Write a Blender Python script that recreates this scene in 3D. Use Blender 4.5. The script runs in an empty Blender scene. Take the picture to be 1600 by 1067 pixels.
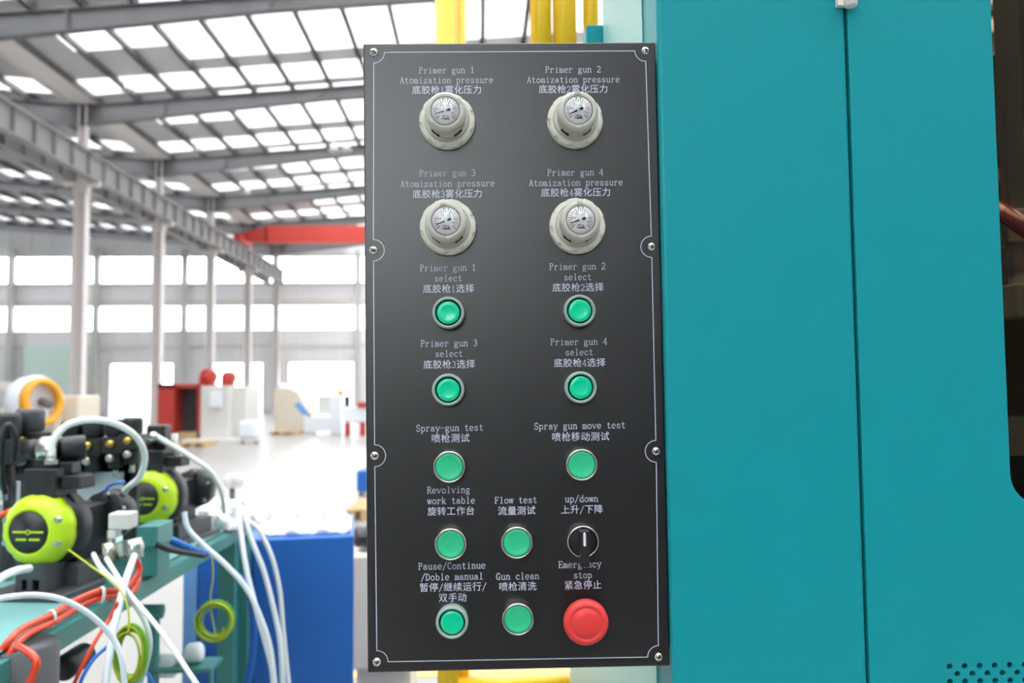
import bpy, bmesh, math, random
from mathutils import Matrix, Vector, Euler
R = math.radians
random.seed(7)
sc = bpy.context.scene
COL = sc.collection

# ------------------------------------------------------------------ camera
F_PX = 18 / 22.3 * 1600
EYE = Vector((0, 0, 1.55))
def cam_axes(yaw, pitch, roll):
    cy, sy, cp, sp = math.cos(yaw), math.sin(yaw), math.cos(pitch), math.sin(pitch)
    f = Vector((sy * cp, cy * cp, sp)); r = Vector((cy, -sy, 0)); u = r.cross(f)
    c, s = math.cos(roll), math.sin(roll)
    return r * c - u * s, u * c + r * s, f
CR, CU, CF = cam_axes(R(2.25), R(3.45), R(0.5))
cd = bpy.data.cameras.new('camera'); cam = bpy.data.objects.new('camera', cd); COL.objects.link(cam)
cd.lens = 18; cd.sensor_width = 22.3; cd.sensor_fit = 'HORIZONTAL'; cd.clip_start = 0.02; cd.clip_end = 400
cd.dof.use_dof = True; cd.dof.focus_distance = 0.785; cd.dof.aperture_fstop = 3.8
cam.matrix_world = Matrix(((CR.x, CU.x, -CF.x, EYE.x), (CR.y, CU.y, -CF.y, EYE.y), (CR.z, CU.z, -CF.z, EYE.z), (0, 0, 0, 1)))
sc.camera = cam

# ------------------------------------------------------------------ light
world = bpy.data.worlds.new('overcast sky'); sc.world = world; world.use_nodes = True
bg = world.node_tree.nodes['Background']
bg.inputs[0].default_value = (0.97, 0.985, 1.0, 1); bg.inputs[1].default_value = 7.0
sc.view_settings.view_transform = 'Standard'; sc.view_settings.look = 'None'
sc.view_settings.exposure = 0.14; sc.view_settings.gamma = 1; sc.view_settings.use_curve_mapping = False
try:
    sc.cycles.use_denoising = True
    sc.cycles.max_bounces = 10; sc.cycles.diffuse_bounces = 6; sc.cycles.transparent_max_bounces = 12
except Exception:
    pass

# ------------------------------------------------------------------ tools
def ray(px, py):
    return (CF + CR * ((px - 800) / F_PX) - CU * ((py - 533.5) / F_PX))
def at(px, py, Y):                       # point of the sight line at depth Y (metres down the hall)
    d = ray(px, py); return EYE + d * (Y / d.y)
def ground(px, py, z=0.0):
    d = ray(px, py); return EYE + d * ((z - EYE.z) / d.z)
# frame of the machine front: local x to the right, y into the machine, z up
MP = Matrix.Translation((0.03282, 0.775, 1.58796)) @ (Matrix.Rotation(R(-0.976), 4, 'Z') @ Matrix.Rotation(R(0.883), 4, 'X') @ Matrix.Rotation(R(-0.38), 4, 'Y'))
MPI = MP.inverted()
def pl(px, py, v=0.0):
    o = MPI @ EYE; d = MPI.to_3x3() @ ray(px, py)
    t = (v - o.y) / d.y; p = o + d * t
    return Vector((p.x, v, p.z))

def smooth(pts, n=6):
    pts = [Vector(p) for p in pts]
    if len(pts) < 3: return pts
    out = []
    for i in range(len(pts) - 1):
        p0 = pts[max(i - 1, 0)]; p1 = pts[i]; p2 = pts[i + 1]; p3 = pts[min(i + 2, len(pts) - 1)]
        for k in range(n):
            t = k / n
            out.append(0.5 * ((2 * p1) + (p2 - p0) * t + (2 * p0 - 5 * p1 + 4 * p2 - p3) * t * t + (3 * p1 - p0 - 3 * p2 + p3) * t ** 3))
    out.append(pts[-1]); return out

class MB:
    def __init__(s): s.bm = bmesh.new()
    def _x(s, vs, M):
        if M is not None:
            for v in vs: v.co = M @ v.co
    def box(s, lo, hi, M=None, bev=0.0):
        lo = Vector(lo); hi = Vector(hi)
        b = bmesh.new()
        bmesh.ops.create_cube(b, size=1, matrix=Matrix.Translation((lo + hi) / 2) @ Matrix.Diagonal((*(hi - lo), 1)))
        if bev: bmesh.ops.bevel(b, geom=b.edges[:], offset=bev, segments=3, profile=.5, affect='EDGES')
        s.add(b, M); return s
    def add(s, b, M=None):
        mp = {}
        for v in b.verts: mp[v] = s.bm.verts.new(M @ v.co if M is not None else v.co)
        for f in b.faces:
            try:
                nf = s.bm.faces.new([mp[v] for v in f.verts]); nf.smooth = f.smooth
            except ValueError: pass
        b.free()
    def lathe(s, prof, n=32, M=None, lob=None, sm=True):   # profile (r, h), axis +z
        rings = []
        for r, h in prof:
            if r < 1e-6: rings.append([s.bm.verts.new((0, 0, h))]); continue
            ring = []
            for k in range(n):
                a = 2 * math.pi * k / n; q = r * (lob(a, r, h) if lob else 1)
                ring.append(s.bm.verts.new((q * math.cos(a), q * math.sin(a), h)))
            rings.append(ring)
        for A, B in zip(rings, rings[1:]):
            for k in range(n):
                k2 = (k + 1) % n
                try:
                    if len(A) == 1 and len(B) > 1: f = s.bm.faces.new((A[0], B[k], B[k2]))
                    elif len(B) == 1 and len(A) > 1: f = s.bm.faces.new((A[k], B[0], A[k2]))
                    elif len(A) > 1: f = s.bm.faces.new((A[k], B[k], B[k2], A[k2]))
                    else: continue
                    f.smooth = sm
                except ValueError: pass
        for r in rings: s._x(r, M)
        return s
    def cyl(s, p0, p1, r, n=20, r1=None, bev=0.0):
        p0 = Vector(p0); p1 = Vector(p1); d = p1 - p0; L = d.length
        M = Matrix.Translation(p0) @ d.to_track_quat('Z', 'Y').to_matrix().to_4x4()
        r1 = r if r1 is None else r1
        pr = [(0, 0), (r - bev, 0)] + ([(r, bev)] if bev else []) + ([(r1, L - bev)] if bev else [(r1, L)]) + ([(r1 - bev, L)] if bev else []) + [(0, L)]
        return s.lathe(pr, n, M, sm=False) if n < 9 else s.lathe(pr, n, M)
    def ball(s, c, r, n=16):
        b = bmesh.new(); bmesh.ops.create_uvsphere(b, u_segments=n, v_segments=n // 2, radius=r, matrix=Matrix.Translation(c))
        for f in b.faces: f.smooth = True
        s.add(b); return s
    def tube(s, pts, r, n=10, sub=6, closed=False):
        pts = smooth(pts, sub) if sub else [Vector(p) for p in pts]
        if closed: pts = pts[:-1] if (pts[0] - pts[-1]).length < 1e-6 else pts
        N = len(pts); rings = []; up = None
        for i, p in enumerate(pts):
            t = (pts[(i + 1) % N] - pts[i - 1]) if closed else (pts[min(i + 1, N - 1)] - pts[max(i - 1, 0)])
            t.normalize()
            if up is None: up = t.orthogonal().normalized()
            up = (up - t * up.dot(t)).normalized(); w = t.cross(up)
            rings.append([s.bm.verts.new(p + (up * math.cos(2 * math.pi * k / n) + w * math.sin(2 * math.pi * k / n)) * r) for k in range(n)])
        prs = list(zip(rings, rings[1:])) + ([(rings[-1], rings[0])] if closed else [])
        for A, B in prs:
            for k in range(n):
                f = s.bm.faces.new((A[k], A[(k + 1) % n], B[(k + 1) % n], B[k])); f.smooth = True
        if not closed:
            s.bm.faces.new(rings[0][::-1]); s.bm.faces.new(rings[-1])
        return s
    def plate(s, outline, holes, y0, y1, M=None, bev=0.0):   # 2-D outline in local xz, from depth y0 (front) to y1
        b = bmesh.new(); es = []
        for loop in [outline] + list(holes):
            vs = [b.verts.new((x, y0, z)) for x, z in loop]
            es += [b.edges.new((vs[i], vs[(i + 1) % len(vs)])) for i in range(len(vs))]
        bmesh.ops.triangle_fill(b, use_beauty=True, use_dissolve=False, edges=es, normal=(0, -1, 0))
        g = bmesh.ops.extrude_face_region(b, geom=b.faces[:])
        for e in g['geom']:
            if isinstance(e, bmesh.types.BMVert): e.co.y = y1
        bmesh.ops.recalc_face_normals(b, faces=b.faces[:])
        s.add(b, M); return s
    def build(s, name, mat, parent=None, sub=0, bev=0.0, recalc=True):
        if recalc: bmesh.ops.recalc_face_normals(s.bm, faces=s.bm.faces[:])
        me = bpy.data.meshes.new(name); s.bm.to_mesh(me); s.bm.free()
        me.materials.append(mat)
        o = bpy.data.objects.new(name, me); COL.objects.link(o)
        if parent is not None: o.parent = parent
        if bev:
            m = o.modifiers.new('edge', 'BEVEL'); m.width = bev; m.segments = 3; m.limit_method = 'ANGLE'; m.angle_limit = R(40)
        return o

def tag(o, label=None, cat=None, group=None, kind=None):
    if label: o['label'] = label
    if cat: o['category'] = cat
    if group: o['group'] = group
    if kind: o['kind'] = kind
    return o
def thing(name, label, cat, loc=(0, 0, 0), rot=(0, 0, 0), group=None, M=None):
    o = bpy.data.objects.new(name, None); COL.objects.link(o); o.empty_display_size = .1
    if M is not None: o.matrix_world = M
    else: o.location = loc; o.rotation_euler = rot
    return tag(o, label, cat, group)
def copy_tree(o, parent=None):
    c = o.copy(); COL.objects.link(c)
    if parent is not None: c.parent = parent
    for ch in list(o.children): copy_tree(ch, c)
    return c
def struct(o): o['kind'] = 'structure'; return o
def circle(cx, cz, r, n=24, a0=0, a1=360):
    return [(cx + r * math.cos(R(a0 + (a1 - a0) * k / n)), cz + r * math.sin(R(a0 + (a1 - a0) * k / n))) for k in range(n + (a1 - a0 != 360))]
def rrect(x0, z0, x1, z1, r, n=8):
    return circle(x1 - r, z1 - r, r, n, 0, 90) + circle(x0 + r, z1 - r, r, n, 90, 180) + circle(x0 + r, z0 + r, r, n, 180, 270) + circle(x1 - r, z0 + r, r, n, 270, 360)

# ------------------------------------------------------------------ materials
def srgb(r, g, b):
    f = lambda c: (c / 255 / 12.92) if c / 255 <= .04045 else ((c / 255 + .055) / 1.055) ** 2.4
    return (f(r), f(g), f(b), 1)
def mat(name, col, rough=.5, metal=0.0, bump=0.0, scale=200, var=0.0, spec=.5, coat=0.0, trans=0.0):
    m = bpy.data.materials.new(name); m.use_nodes = True
    nt = m.node_tree; b = nt.nodes['Principled BSDF']
    c = srgb(*col); b.inputs['Base Color'].default_value = c
    b.inputs['Roughness'].default_value = rough; b.inputs['Metallic'].default_value = metal
    b.inputs['Specular IOR Level'].default_value = spec; b.inputs['Coat Weight'].default_value = coat
    b.inputs['Transmission Weight'].default_value = trans
    if bump or var:
        tc = nt.nodes.new('ShaderNodeTexCoord'); nz = nt.nodes.new('ShaderNodeTexNoise'); nz.inputs['Scale'].default_value = scale; nz.inputs['Detail'].default_value = 3
        nt.links.new(tc.outputs['Object'], nz.inputs['Vector'])
        if bump:
            bp = nt.nodes.new('ShaderNodeBump'); bp.inputs['Strength'].default_value = bump; bp.inputs['Distance'].default_value = .0006
            nt.links.new(nz.outputs['Fac'], bp.inputs['Height']); nt.links.new(bp.outputs['Normal'], b.inputs['Normal'])
        if var:
            mx = nt.nodes.new('ShaderNodeMix'); mx.data_type = 'RGBA'
            mx.inputs[6].default_value = tuple(x * (1 - var) for x in c[:3]) + (1,); mx.inputs[7].default_value = tuple(min(1, x * (1 + var)) for x in c[:3]) + (1,)
            nt.links.new(nz.outputs['Fac'], mx.inputs[0]); nt.links.new(mx.outputs[2], b.inputs['Base Color'])
    return m
def mat_clear(name, tint=(1, 1, 1), gloss=.08, rough=.02, translucent=None, amount=0.0):
    m = bpy.data.materials.new(name); m.use_nodes = True; nt = m.node_tree; nt.nodes.clear()
    o = nt.nodes.new('ShaderNodeOutputMaterial'); t = nt.nodes.new('ShaderNodeBsdfTransparent'); t.inputs[0].default_value = (*tint, 1)
    g = nt.nodes.new('ShaderNodeBsdfGlossy'); g.inputs['Roughness'].default_value = rough
    mx = nt.nodes.new('ShaderNodeMixShader')
    src = t.outputs[0]
    if translucent:
        tl = nt.nodes.new('ShaderNodeBsdfTranslucent'); tl.inputs[0].default_value = (*translucent, 1)
        m2 = nt.nodes.new('ShaderNodeMixShader'); m2.inputs[0].default_value = amount
        nt.links.new(t.outputs[0], m2.inputs[1]); nt.links.new(tl.outputs[0], m2.inputs[2]); src = m2.outputs[0]
    lw = nt.nodes.new('ShaderNodeFresnel'); lw.inputs['IOR'].default_value = 1.0 + gloss * 6
    nt.links.new(lw.outputs[0], mx.inputs[0]); nt.links.new(src, mx.inputs[1]); nt.links.new(g.outputs[0], mx.inputs[2])
    nt.links.new(mx.outputs[0], o.inputs[0]); return m

M_ = {
    'panel': mat('black powder coat', (12, 12, 13), .31, bump=.2, scale=1100, spec=1.0),
    'ink': mat('white screen print', (205, 208, 228), .6),
    'teal': mat('teal machine paint', (18, 146, 154), .36, bump=.10, scale=700, spec=.25),
    'teal_side': mat('paler teal side face', (150, 196, 192), .35, bump=.1, scale=500),
    'teal_dark': mat('dark teal bench paint', (58, 130, 126), .4, bump=.1, scale=300),
    'teal_pale': mat('worn pale teal bench top', (120, 172, 170), .35, var=.06, scale=9),
    'ivory': mat('ivory plastic', (206, 208, 194), .45),
    'ivory_grey': mat('grey ivory plastic', (190, 188, 178), .4),
    'dial': mat('white dial', (246, 247, 248), .45),
    'needle': mat('black needle', (26, 30, 42), .4),
    'mark_green': mat('green pointer', (30, 175, 130), .4),
    'lens': mat_clear('clear gauge lens', gloss=.05),
    'chrome': mat('satin chrome ring', (196, 194, 188), .24, metal=1.0),
    'screw': mat('bright zinc screw', (215, 212, 205), .22, metal=1.0),
    'dark': mat('matt black recess', (10, 10, 11), .8),
    'green': mat('green button plastic', (44, 190, 136), .38),
    'green_lit': mat('clear green button plastic', (0, 208, 156), .22, coat=.4),
    'green_gap': mat('dark green gap', (8, 78, 66), .3),
    'guard': mat('frosted grey guard', (146, 166, 158), .25, coat=.3),
    'red_head': mat('red mushroom plastic', (222, 58, 56), .42),
    'knob': mat('black selector plastic', (32, 32, 33), .36),
    'white': mat('white marking', (226, 230, 236), .5),
    'yellow': mat('yellow guard paint', (246, 198, 36), .35),
    'glass_dark': mat_clear('brown tinted pane', tint=(.58, .52, .40), gloss=.06),
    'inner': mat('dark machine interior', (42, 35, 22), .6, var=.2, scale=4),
    'black': mat('black plastic', (34, 35, 38), .42),
    'black2': mat('charcoal plastic', (66, 68, 73), .45),
    'lime': mat('lime pump plastic', (190, 222, 28), .36),
    'silver': mat('nickel fitting', (205, 203, 196), .3, metal=1.0),
    'brass': mat('brass fitting', (205, 172, 92), .35, metal=1.0),
    'tube': mat('milky white tubing', (242, 244, 242), .25),
    'tube_blue': mat('bluish white tubing', (222, 230, 238), .25),
    'orange': mat('orange red hose', (226, 66, 34), .25, coat=.3),
    'blue_tube': mat('blue air tubing', (30, 110, 210), .3),
    'blue': mat('blue cabinet paint', (22, 96, 182), .4, var=.08, scale=5),
    'blue_pale': mat('pale blue paint', (110, 160, 220), .4),
    'wire_gn': mat('yellow green wire', (176, 190, 44), .4),
    'wire_g': mat('green wire stripe', (110, 178, 40), .4),
    'steel': mat('grey painted steel', (106, 106, 108), .6),  # beam grey lightened to put the hall's haze into the colour
    'steel_l': mat('light grey painted steel', (226, 221, 218), .55),  # raised pale so the far columns look hazy
    'plate': mat('faded yellow plate', (196, 184, 60), .5),
    'red_wet': mat('glossy red hose', (206, 20, 34), .2, coat=.5),
    'wall_dim': mat('darkened unseen wall', (126, 128, 134), .6),  # unseen back wall, darkened to keep reflections on the panel low
    'steel_m': mat('mid grey painted steel', (158, 156, 156), .6),
    'wall': mat('grey wall cladding', (240, 240, 242), .6),  # lifted near white to carry the haze at the far end
    'sheet': mat('zinc roof sheet', (206, 206, 208), .5),
    'floor': mat('pale epoxy floor', (143, 142, 139), .3, var=.03, scale=.6),
    'mint': mat('pale mint walkway paint', (198, 222, 216), .3),
    'yellow_line': mat('yellow floor paint', (238, 196, 92), .4),
    'sky_pane': mat_clear('translucent roof light', gloss=.03, translucent=(.95, .95, .95), amount=.45),
    'win_pane': mat_clear('window glass', tint=(.96, .98, .98), gloss=.06),
    'crane': mat('hazed red crane paint', (200, 68, 58), .45),  # red paled to stand in for haze
    'red': mat('hazed red machine paint', (184, 58, 50), .45),  # paled like the crane, haze put into the colour
    'grey_m': mat('grey machine paint', (205, 204, 200), .45),
    'beige': mat('beige machine paint', (214, 204, 186), .5),
    'orange_m': mat('orange ring paint', (240, 168, 30), .4),
    'wood': mat('pine pallet wood', (190, 160, 116), .7, var=.15, scale=12),
    'mintwall': mat('mint partition', (222, 244, 236), .5),
    'wrap': mat('white plastic wrap', (236, 236, 240), .3),
}

# ------------------------------------------------------------------ hall: columns every 7.5 m, valley row on the left
S = 7.5; Y0 = 31.5; YW = 63.5
XC = at(126, 400, Y0).x                       # column row
ZE = at(150, 165, Y0).z                       # rafter top at the column row
SL = .080                                     # roof slope
XL, XR, YB = -48.0, 24.0, -13.0
def zr(x): return ZE + abs(x - XC) * SL

b = MB(); b.box((XL - 30, YB - 20, -.2), (XR + 30, YW + 45, 0)); struct(b.build('floor', M_['floor']))
# wall_far with two window bands and three door openings
def wz(py, px=300): return at(px, py, YW).z
def wx(px, py=500): return at(px, py, YW).x
ub, ut, lb, lt = wz(443), wz(400), wz(517), wz(477)
dz = wz(568)
doors = [(wx(174), wx(272)), (wx(329), wx(411)), (wx(452), wx(552)), (wx(640), wx(740))]
b = MB()
b.box((XL, YW, ut), (XR, YW + .25, ZE + 4)); b.box((XL, YW, lt), (XR, YW + .25, ub)); b.box((XL, YW, dz), (XR, YW + .25, lb))
xs = [XL] + [x for d in doors for x in d] + [XR]
for i in range(0, len(xs), 2): b.box((xs[i], YW, 0), (xs[i + 1], YW + .25, dz))
x = XL
while x < XR:                                  # cladding ribs
    for z0, z1 in ((ut, ZE + 1.5), (lt, ub), (dz, lb)): b.box((x, YW - .07, z0), (x + .18, YW, z1))
    x += 1.55
struct(b.build('wall_far', M_['wall']))
b = MB(); b.box((XL, YW - .12, lt + .02), (XR, YW, lt + .42)); b.box((XL, YW - .12, wz(541) - .1), (XR, YW, wz(541) + .1)); b.box((XL, YW - .16, ub - .14), (XR, YW, ub)); struct(b.build('trim_1', M_['steel_l']))
for n, (z0, z1) in enumerate(((ub, ut), (lb, lt))):
    b = MB(); b.box((XL, YW + .1, z0), (XR, YW + .12, z1)); w = struct(b.build('window_%d' % (n + 1), M_['win_pane']))
    b = MB()
    x = XL
    while x < XR: b.box((x, YW + .06, z0), (x + .06, YW + .16, z1)); x += 3.4
    b.box((XL, YW + .05, z0), (XR, YW + .18, z0 + .07)); b.box((XL, YW + .05, z1 - .07), (XR, YW + .18, z1)); b.build('window_frame', M_['steel_l'], w)
for n, (x0, x1) in enumerate(doors):
    b = MB(); b.box((x0 - .15, YW - .1, 0), (x0, YW + .3, dz + .15)); b.box((x1, YW - .1, 0), (x1 + .15, YW + .3, dz + .15)); b.box((x0, YW - .1, dz), (x1, YW + .3, dz + .15))
    struct(b.build('door_%d' % (n + 1), M_['steel_l']))
for n, (z0, z1) in enumerate(((ub, ut), (lb, lt))):
    b = MB(); b.box((XL - .15, YB, z0), (XL - .13, YW, z1)); struct(b.build('window_%d' % (n + 3), M_['win_pane']))
b = MB(); b.box((XL - .25, YB, 0), (XL, YW, lb)); b.box((XL - .25, YB, lt), (XL, YW, ub)); b.box((XL - .25, YB, ut), (XL, YW, ZE + 4)); struct(b.build('wall_left', M_['wall']))
b = MB(); b.box((XR, YB, 0), (XR + .25, YW, ZE + 4)); struct(b.build('wall_right', M_['wall']))
BX0, BX1, BZ0, BZ1 = -6.4, -0.2, 3.2, 8.2     # unseen window added in the wall behind the camera, for the panel's sheen
b = MB(); b.box((XL, YB - .25, 0), (BX0, YB, ZE + 4)); b.box((BX1, YB - .25, 0), (XR, YB, ZE + 4)); b.box((BX0, YB - .25, 0), (BX1, YB, BZ0)); b.box((BX0, YB - .25, BZ1), (BX1, YB, ZE + 4)); struct(b.build('wall_back', M_['wall_dim']))  # unseen back wall, added close and dark to hold light off the panel
b = MB(); b.box((BX0, YB - .15, BZ0), (BX1, YB - .13, BZ1)); w = struct(b.build('window_5', M_['win_pane']))
b = MB()
for k in range(6): x = BX0 + (BX1 - BX0 - .1) * k / 5; b.box((x, YB - .2, BZ0), (x + .1, YB - .05, BZ1))
for k in range(4): z = BZ0 + (BZ1 - BZ0 - .1) * k / 3; b.box((BX0, YB - .2, z), (BX1, YB - .05, z + .1))
b.build('window_frame', M_['steel_l'], w)
b = MB(); b.box((XL, YB, 0), (XR, YB + .02, 2.4)); struct(b.build('added_dado', M_['black2']))  # dark dado added low on the unseen wall to dim the bounce
b = MB(); b.box((-.9, -2.1, 0), (4.2, -2.0, 1.3)); b.box((-.9, -2.14, 1.3), (4.2, -1.96, 1.34)); struct(b.build('added_shade_divider', M_['black2']))  # unseen low screen, added to darken the lower panel and cabinet
# wall posts on the far wall
for px in (20, 153, 290, 432, 560):
    b = MB(); x = wx(px); b.box((x - .2, YW - .5, 0), (x + .2, YW - .1, ZE)); struct(b.build('wall_post_column', M_['grey_m']))

# roof: rafters, purlins, sheets, roof lights
yr = [Y0 + S * i for i in range(-7, 5)]
RD = .75
def slab(mb, x0, x1, y0, y1, zoff, th):        # sloped slab following the roof, both sides of the valley
    for a, c in ((x0, min(x1, XC)), (max(x0, XC), x1)):
        if c - a < 1e-4: continue
        vs = []
        for x, y in ((a, y0), (c, y0), (c, y1), (a, y1)):
            vs.append(mb.bm.verts.new((x, y, zr(x) + zoff)))
        vt = [mb.bm.verts.new(v.co + Vector((0, 0, th))) for v in vs]
        mb.bm.faces.new(vs[::-1]); mb.bm.faces.new(vt)
        for k in range(4): mb.bm.faces.new((vs[k], vs[(k + 1) % 4], vt[(k + 1) % 4], vt[k]))
for y in yr:
    b = MB()
    seg = [XL, XC - 12, XC - 9, XC, XC + 9, XC + 12, XR]; rd = lambda x: RD - .30 * min(1, abs(x - XC) / 9)
    for xa_, xb_ in zip(seg, seg[1:]):
        for zo, dep, hw in ((0, None, .02), (0, .04, .14), (-1, .04, .14)):
            pts = []
            for x in (xa_, xb_):
                top = zr(x) - (rd(x) if zo else 0); pts.append((x, top, top - (rd(x) if dep is None else dep)))
            (x0, t0, b0), (x1, t1, b1) = pts; b.plate([(x0, b0), (x1, b1), (x1, t1), (x0, t0)], [], y - hw, y + hw)
    x = XL + 1
    while x < XR:
        slab(b, x, x + .04, y - .13, y + .13, -rd(x), rd(x)); x += 5.84
    struct(b.build('rafter_beam', M_['steel']))
PS = 1.46
k = -22
while XC + .5 + PS * k < XR:
    x = XC + (.55 if k >= 0 else -.55 + PS) + PS * k
    if x > XL:
        b = MB(); z = zr(x)
        b.box((x - .045, YB, z), (x + .045, YW, z + .24)); b.box((x - .045, YB, z), (x + .1, YW, z + .025))
        struct(b.build('purlin_beam', M_['steel']))
    k += 1
b = MB(); slab(b, XC - .45, XC + .45, YB, YW, .02, .05); b.box((XC - .55, YB, ZE + .02), (XC - .45, YW, ZE + .3)); b.box((XC + .45, YB, ZE + .02), (XC + .55, YW, ZE + .3)); struct(b.build('valley_trim', M_['steel_l']))
XS = XC + 4.9                                  # roof lights get wide from here on
shb = MB(); n = 0
lights = []
for y in [yr[0] - S] + yr:
    shb_parts = [(XL, XC + 1.6, y, y + 5.3), (XC + 1.6, XS, y, y + 1.6), (XC + 1.6, XS, y + 3.4, y + 5.3), (XL, XR, y + 4.6, y + 5.6) if False else (XS, XR, y + 4.6, y + 5.6), (XL, XS, y + 5.3, y + 5.7), (XL, XR, y + 7.2, y + S), (XS, XR, y, y + .25)]
    for a in shb_parts: slab(shb, *a, .26, .05)
    lights += [(XC + 1.6, XS, y + 1.6, y + 3.4), (XS, XR, y + .25, y + 4.6), (XL, XR, y + 5.7, y + 7.2), (XS, XR, y + 5.6, y + 5.7)]
struct(shb.build('ceiling', M_['sheet']))
for a in lights:
    b = MB(); slab(b, *a, .28, .006); n += 1
    struct(b.build('window_%d' % (n + 10), M_['sky_pane']))

# columns and runway girders
for i in range(-6, 5):
    y = Y0 + S * i
    b = MB()
    for dx in (-.2, .2): b.box((XC + dx - .015, y - .2, 0), (XC + dx + .015, y + .2, 9.6))
    b.box((XC - .2, y - .012, 0), (XC + .2, y + .012, 9.6))
    for dx in (-.13, .13): b.box((XC + dx - .015, y - .16, 9.6), (XC + dx + .015, y + .16, ZE - .02))
    b.box((XC - .13, y - .012, 9.6), (XC + .13, y + .012, ZE - .02))
    b.box((XC - .66, y - .1, 9.42), (XC + .66, y + .1, 9.6)); b.box((XC - .26, y - .2, 9.2), (XC + .26, y + .2, 9.42)); b.box((XC - .3, y - .3, 0), (XC + .3, y + .3, .04))
    struct(b.build('steel_column', M_['steel_l']))
for sx in (-1, 1):
    b = MB(); x = XC + sx * .5
    b.box((x - .012, YB, 9.64), (x + .012, YW - 2, 10.52)); b.box((x - .16, YB, 9.62), (x + .16, YW - 2, 9.66)); b.box((x - .18, YB, 10.5), (x + .18, YW - 2, 10.55)); b.box((x - .04, YB, 10.55), (x + .04, YW - 2, 10.66))
    y = YB
    while y < YW - 2: b.box((x - .15, y, 9.66), (x + .15, y + .03, 10.5)); y += 1.25
    struct(b.build('runway_beam', M_['steel_m']))
# red bridge crane
YC = 51.0
cr = thing('overhead_crane', 'red bridge crane spanning the hall below the roof lights', 'crane', (XC + .5, YC, 10.68))
b = MB(); b.box((1.4, -.25, .1), (26, .25, 1.15)); b.plate([(-.1, .25), (1.5, .1), (1.5, 1.15), (-.1, .65)], [], -.25, .25); b.build('bridge_girder', M_['crane'], cr)
b = MB(); b.box((-.2, -1.4, .05), (.2, 1.4, .45), bev=.03); b.build('end_carriage', M_['crane'], cr)
for dy in (-1.1, 1.1):
    b = MB(); b.cyl((-.07, dy, .16), (.07, dy, .16), .16); b.build('wheel', M_['black'], cr)
b = MB(); b.box((20, -.5, .9), (21, .5, 1.5)); b.cyl((20.1, 0, .5), (20.9, 0, .5), .3); b.build('hoist', M_['crane'], cr)

# high-bay lamps
def lamp(px, py, Y, label):
    p = at(px, py, Y)
    t = thing('high_bay_lamp', label, 'lamp', p, group='high bay lamps under the roof')
    b = MB(); b.lathe([(.05, .34), (.08, .3), (.1, .12), (.24, -.06), (.26, -.1), (.24, -.1), (.09, .1), (0, .12)], 20); b.build('reflector', M_['grey_m'], t)
    b = MB(); b.cyl((0, 0, .3), (0, 0, zr(p.x) - p.z + .284), .015, 8); b.build('hanger', M_['steel'], t)
for a in ((200, 138, 30.2, 'white high bay lamp hanging before the nearest column'), (312, 233, 37.6, 'white high bay lamp hanging right of the second column'), (386, 300, 45, 'white high bay lamp hanging above the red crane'),
          (522, 233, 37.5, 'white high bay lamp nearest the top left edge of the black panel'), (542, 232, 37.5, 'white high bay lamp right beside another one near the black panel')):
    lamp(*a)
FXQ = Matrix.Rotation(R(90), 4, 'X')
# ------------------------------------------------------------------ machines on the hall floor
def wbox(mb, px0, py0, px1, py1, Y, depth, bev=0.0):       # box whose front face fills a rectangle seen at depth Y
    cx, cy = (px0 + px1) / 2, (py0 + py1) / 2
    a, c = at(px0, cy, Y), at(px1, cy, Y); t, u = at(cx, py0, Y), at(cx, py1, Y)
    mb.box((a.x, Y, max(0, u.z)), (c.x, Y + depth, t.z), bev=bev); return mb
def wpart(mb, name, m, t, bev=0.0):
    T_ = Matrix.Translation(-t.location)
    for v in mb.bm.verts: v.co = T_ @ v.co
    return mb.build(name, m, t, bev=bev)
def base_at(px, Y):
    p = at(px, 600, Y); return Vector((p.x, Y, 0))

t = thing('milling_machine', 'red and grey milling machine with a dark doorway on the hall floor', 'machine', base_at(315, 28))
b = MB(); wbox(b, 246, 600, 313, 606, 28, 2.0); wbox(b, 246, 600, 272, 690, 28, 2.0); wbox(b, 272, 600, 313, 690, 29.6, .4); wbox(b, 308, 600, 313, 688, 28, .1); wpart(b, 'red_housing', M_['red'], t)
b = MB(); wbox(b, 272, 606, 308, 676, 28.8, .6); wpart(b, 'dark_doorway', M_['black2'], t)
b = MB(); wbox(b, 272, 676, 313, 690, 28.0, 1.5); wpart(b, 'sill_plate', M_['wood'], t)
b = MB(); wbox(b, 313, 603, 357, 690, 27.8, 2.0, .03); wpart(b, 'grey_housing', M_['grey_m'], t)
b = MB(); wbox(b, 361, 604, 384, 685, 28.3, 1.8, .03); wpart(b, 'side_cabinet', M_['grey_m'], t)
b = MB(); wbox(b, 357, 606, 361, 660, 28.4, 1.5); wpart(b, 'gap_column', M_['black2'], t)
b = MB(); wbox(b, 327, 613, 346, 636, 27.7, .1, .02); wpart(b, 'control_screen', M_['white'], t)
b = MB(); wbox(b, 284, 686, 384, 694, 27.4, .5); wpart(b, 'base_tray', M_['steel_l'], t)
for px, r in ((325, .27), (357, .22)):
    p = at(px, 596, 28.6); b = MB(); b.cyl((p.x, 28.4, p.z + r * .6), (p.x + .05, 28.75, p.z + r * .6), r, 24, bev=.03); b.cyl((p.x, 28.38, p.z + r * .6), (p.x, 28.42, p.z + r * .6), r * .5, 16)
    d = at(px, 603, 28.6).z; b.box((p.x - r * .9, 28.42, d - .15), (p.x + r * .9, 28.7, p.z + r * .4)); wpart(b, 'fan_housing', M_['red'], t)

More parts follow.
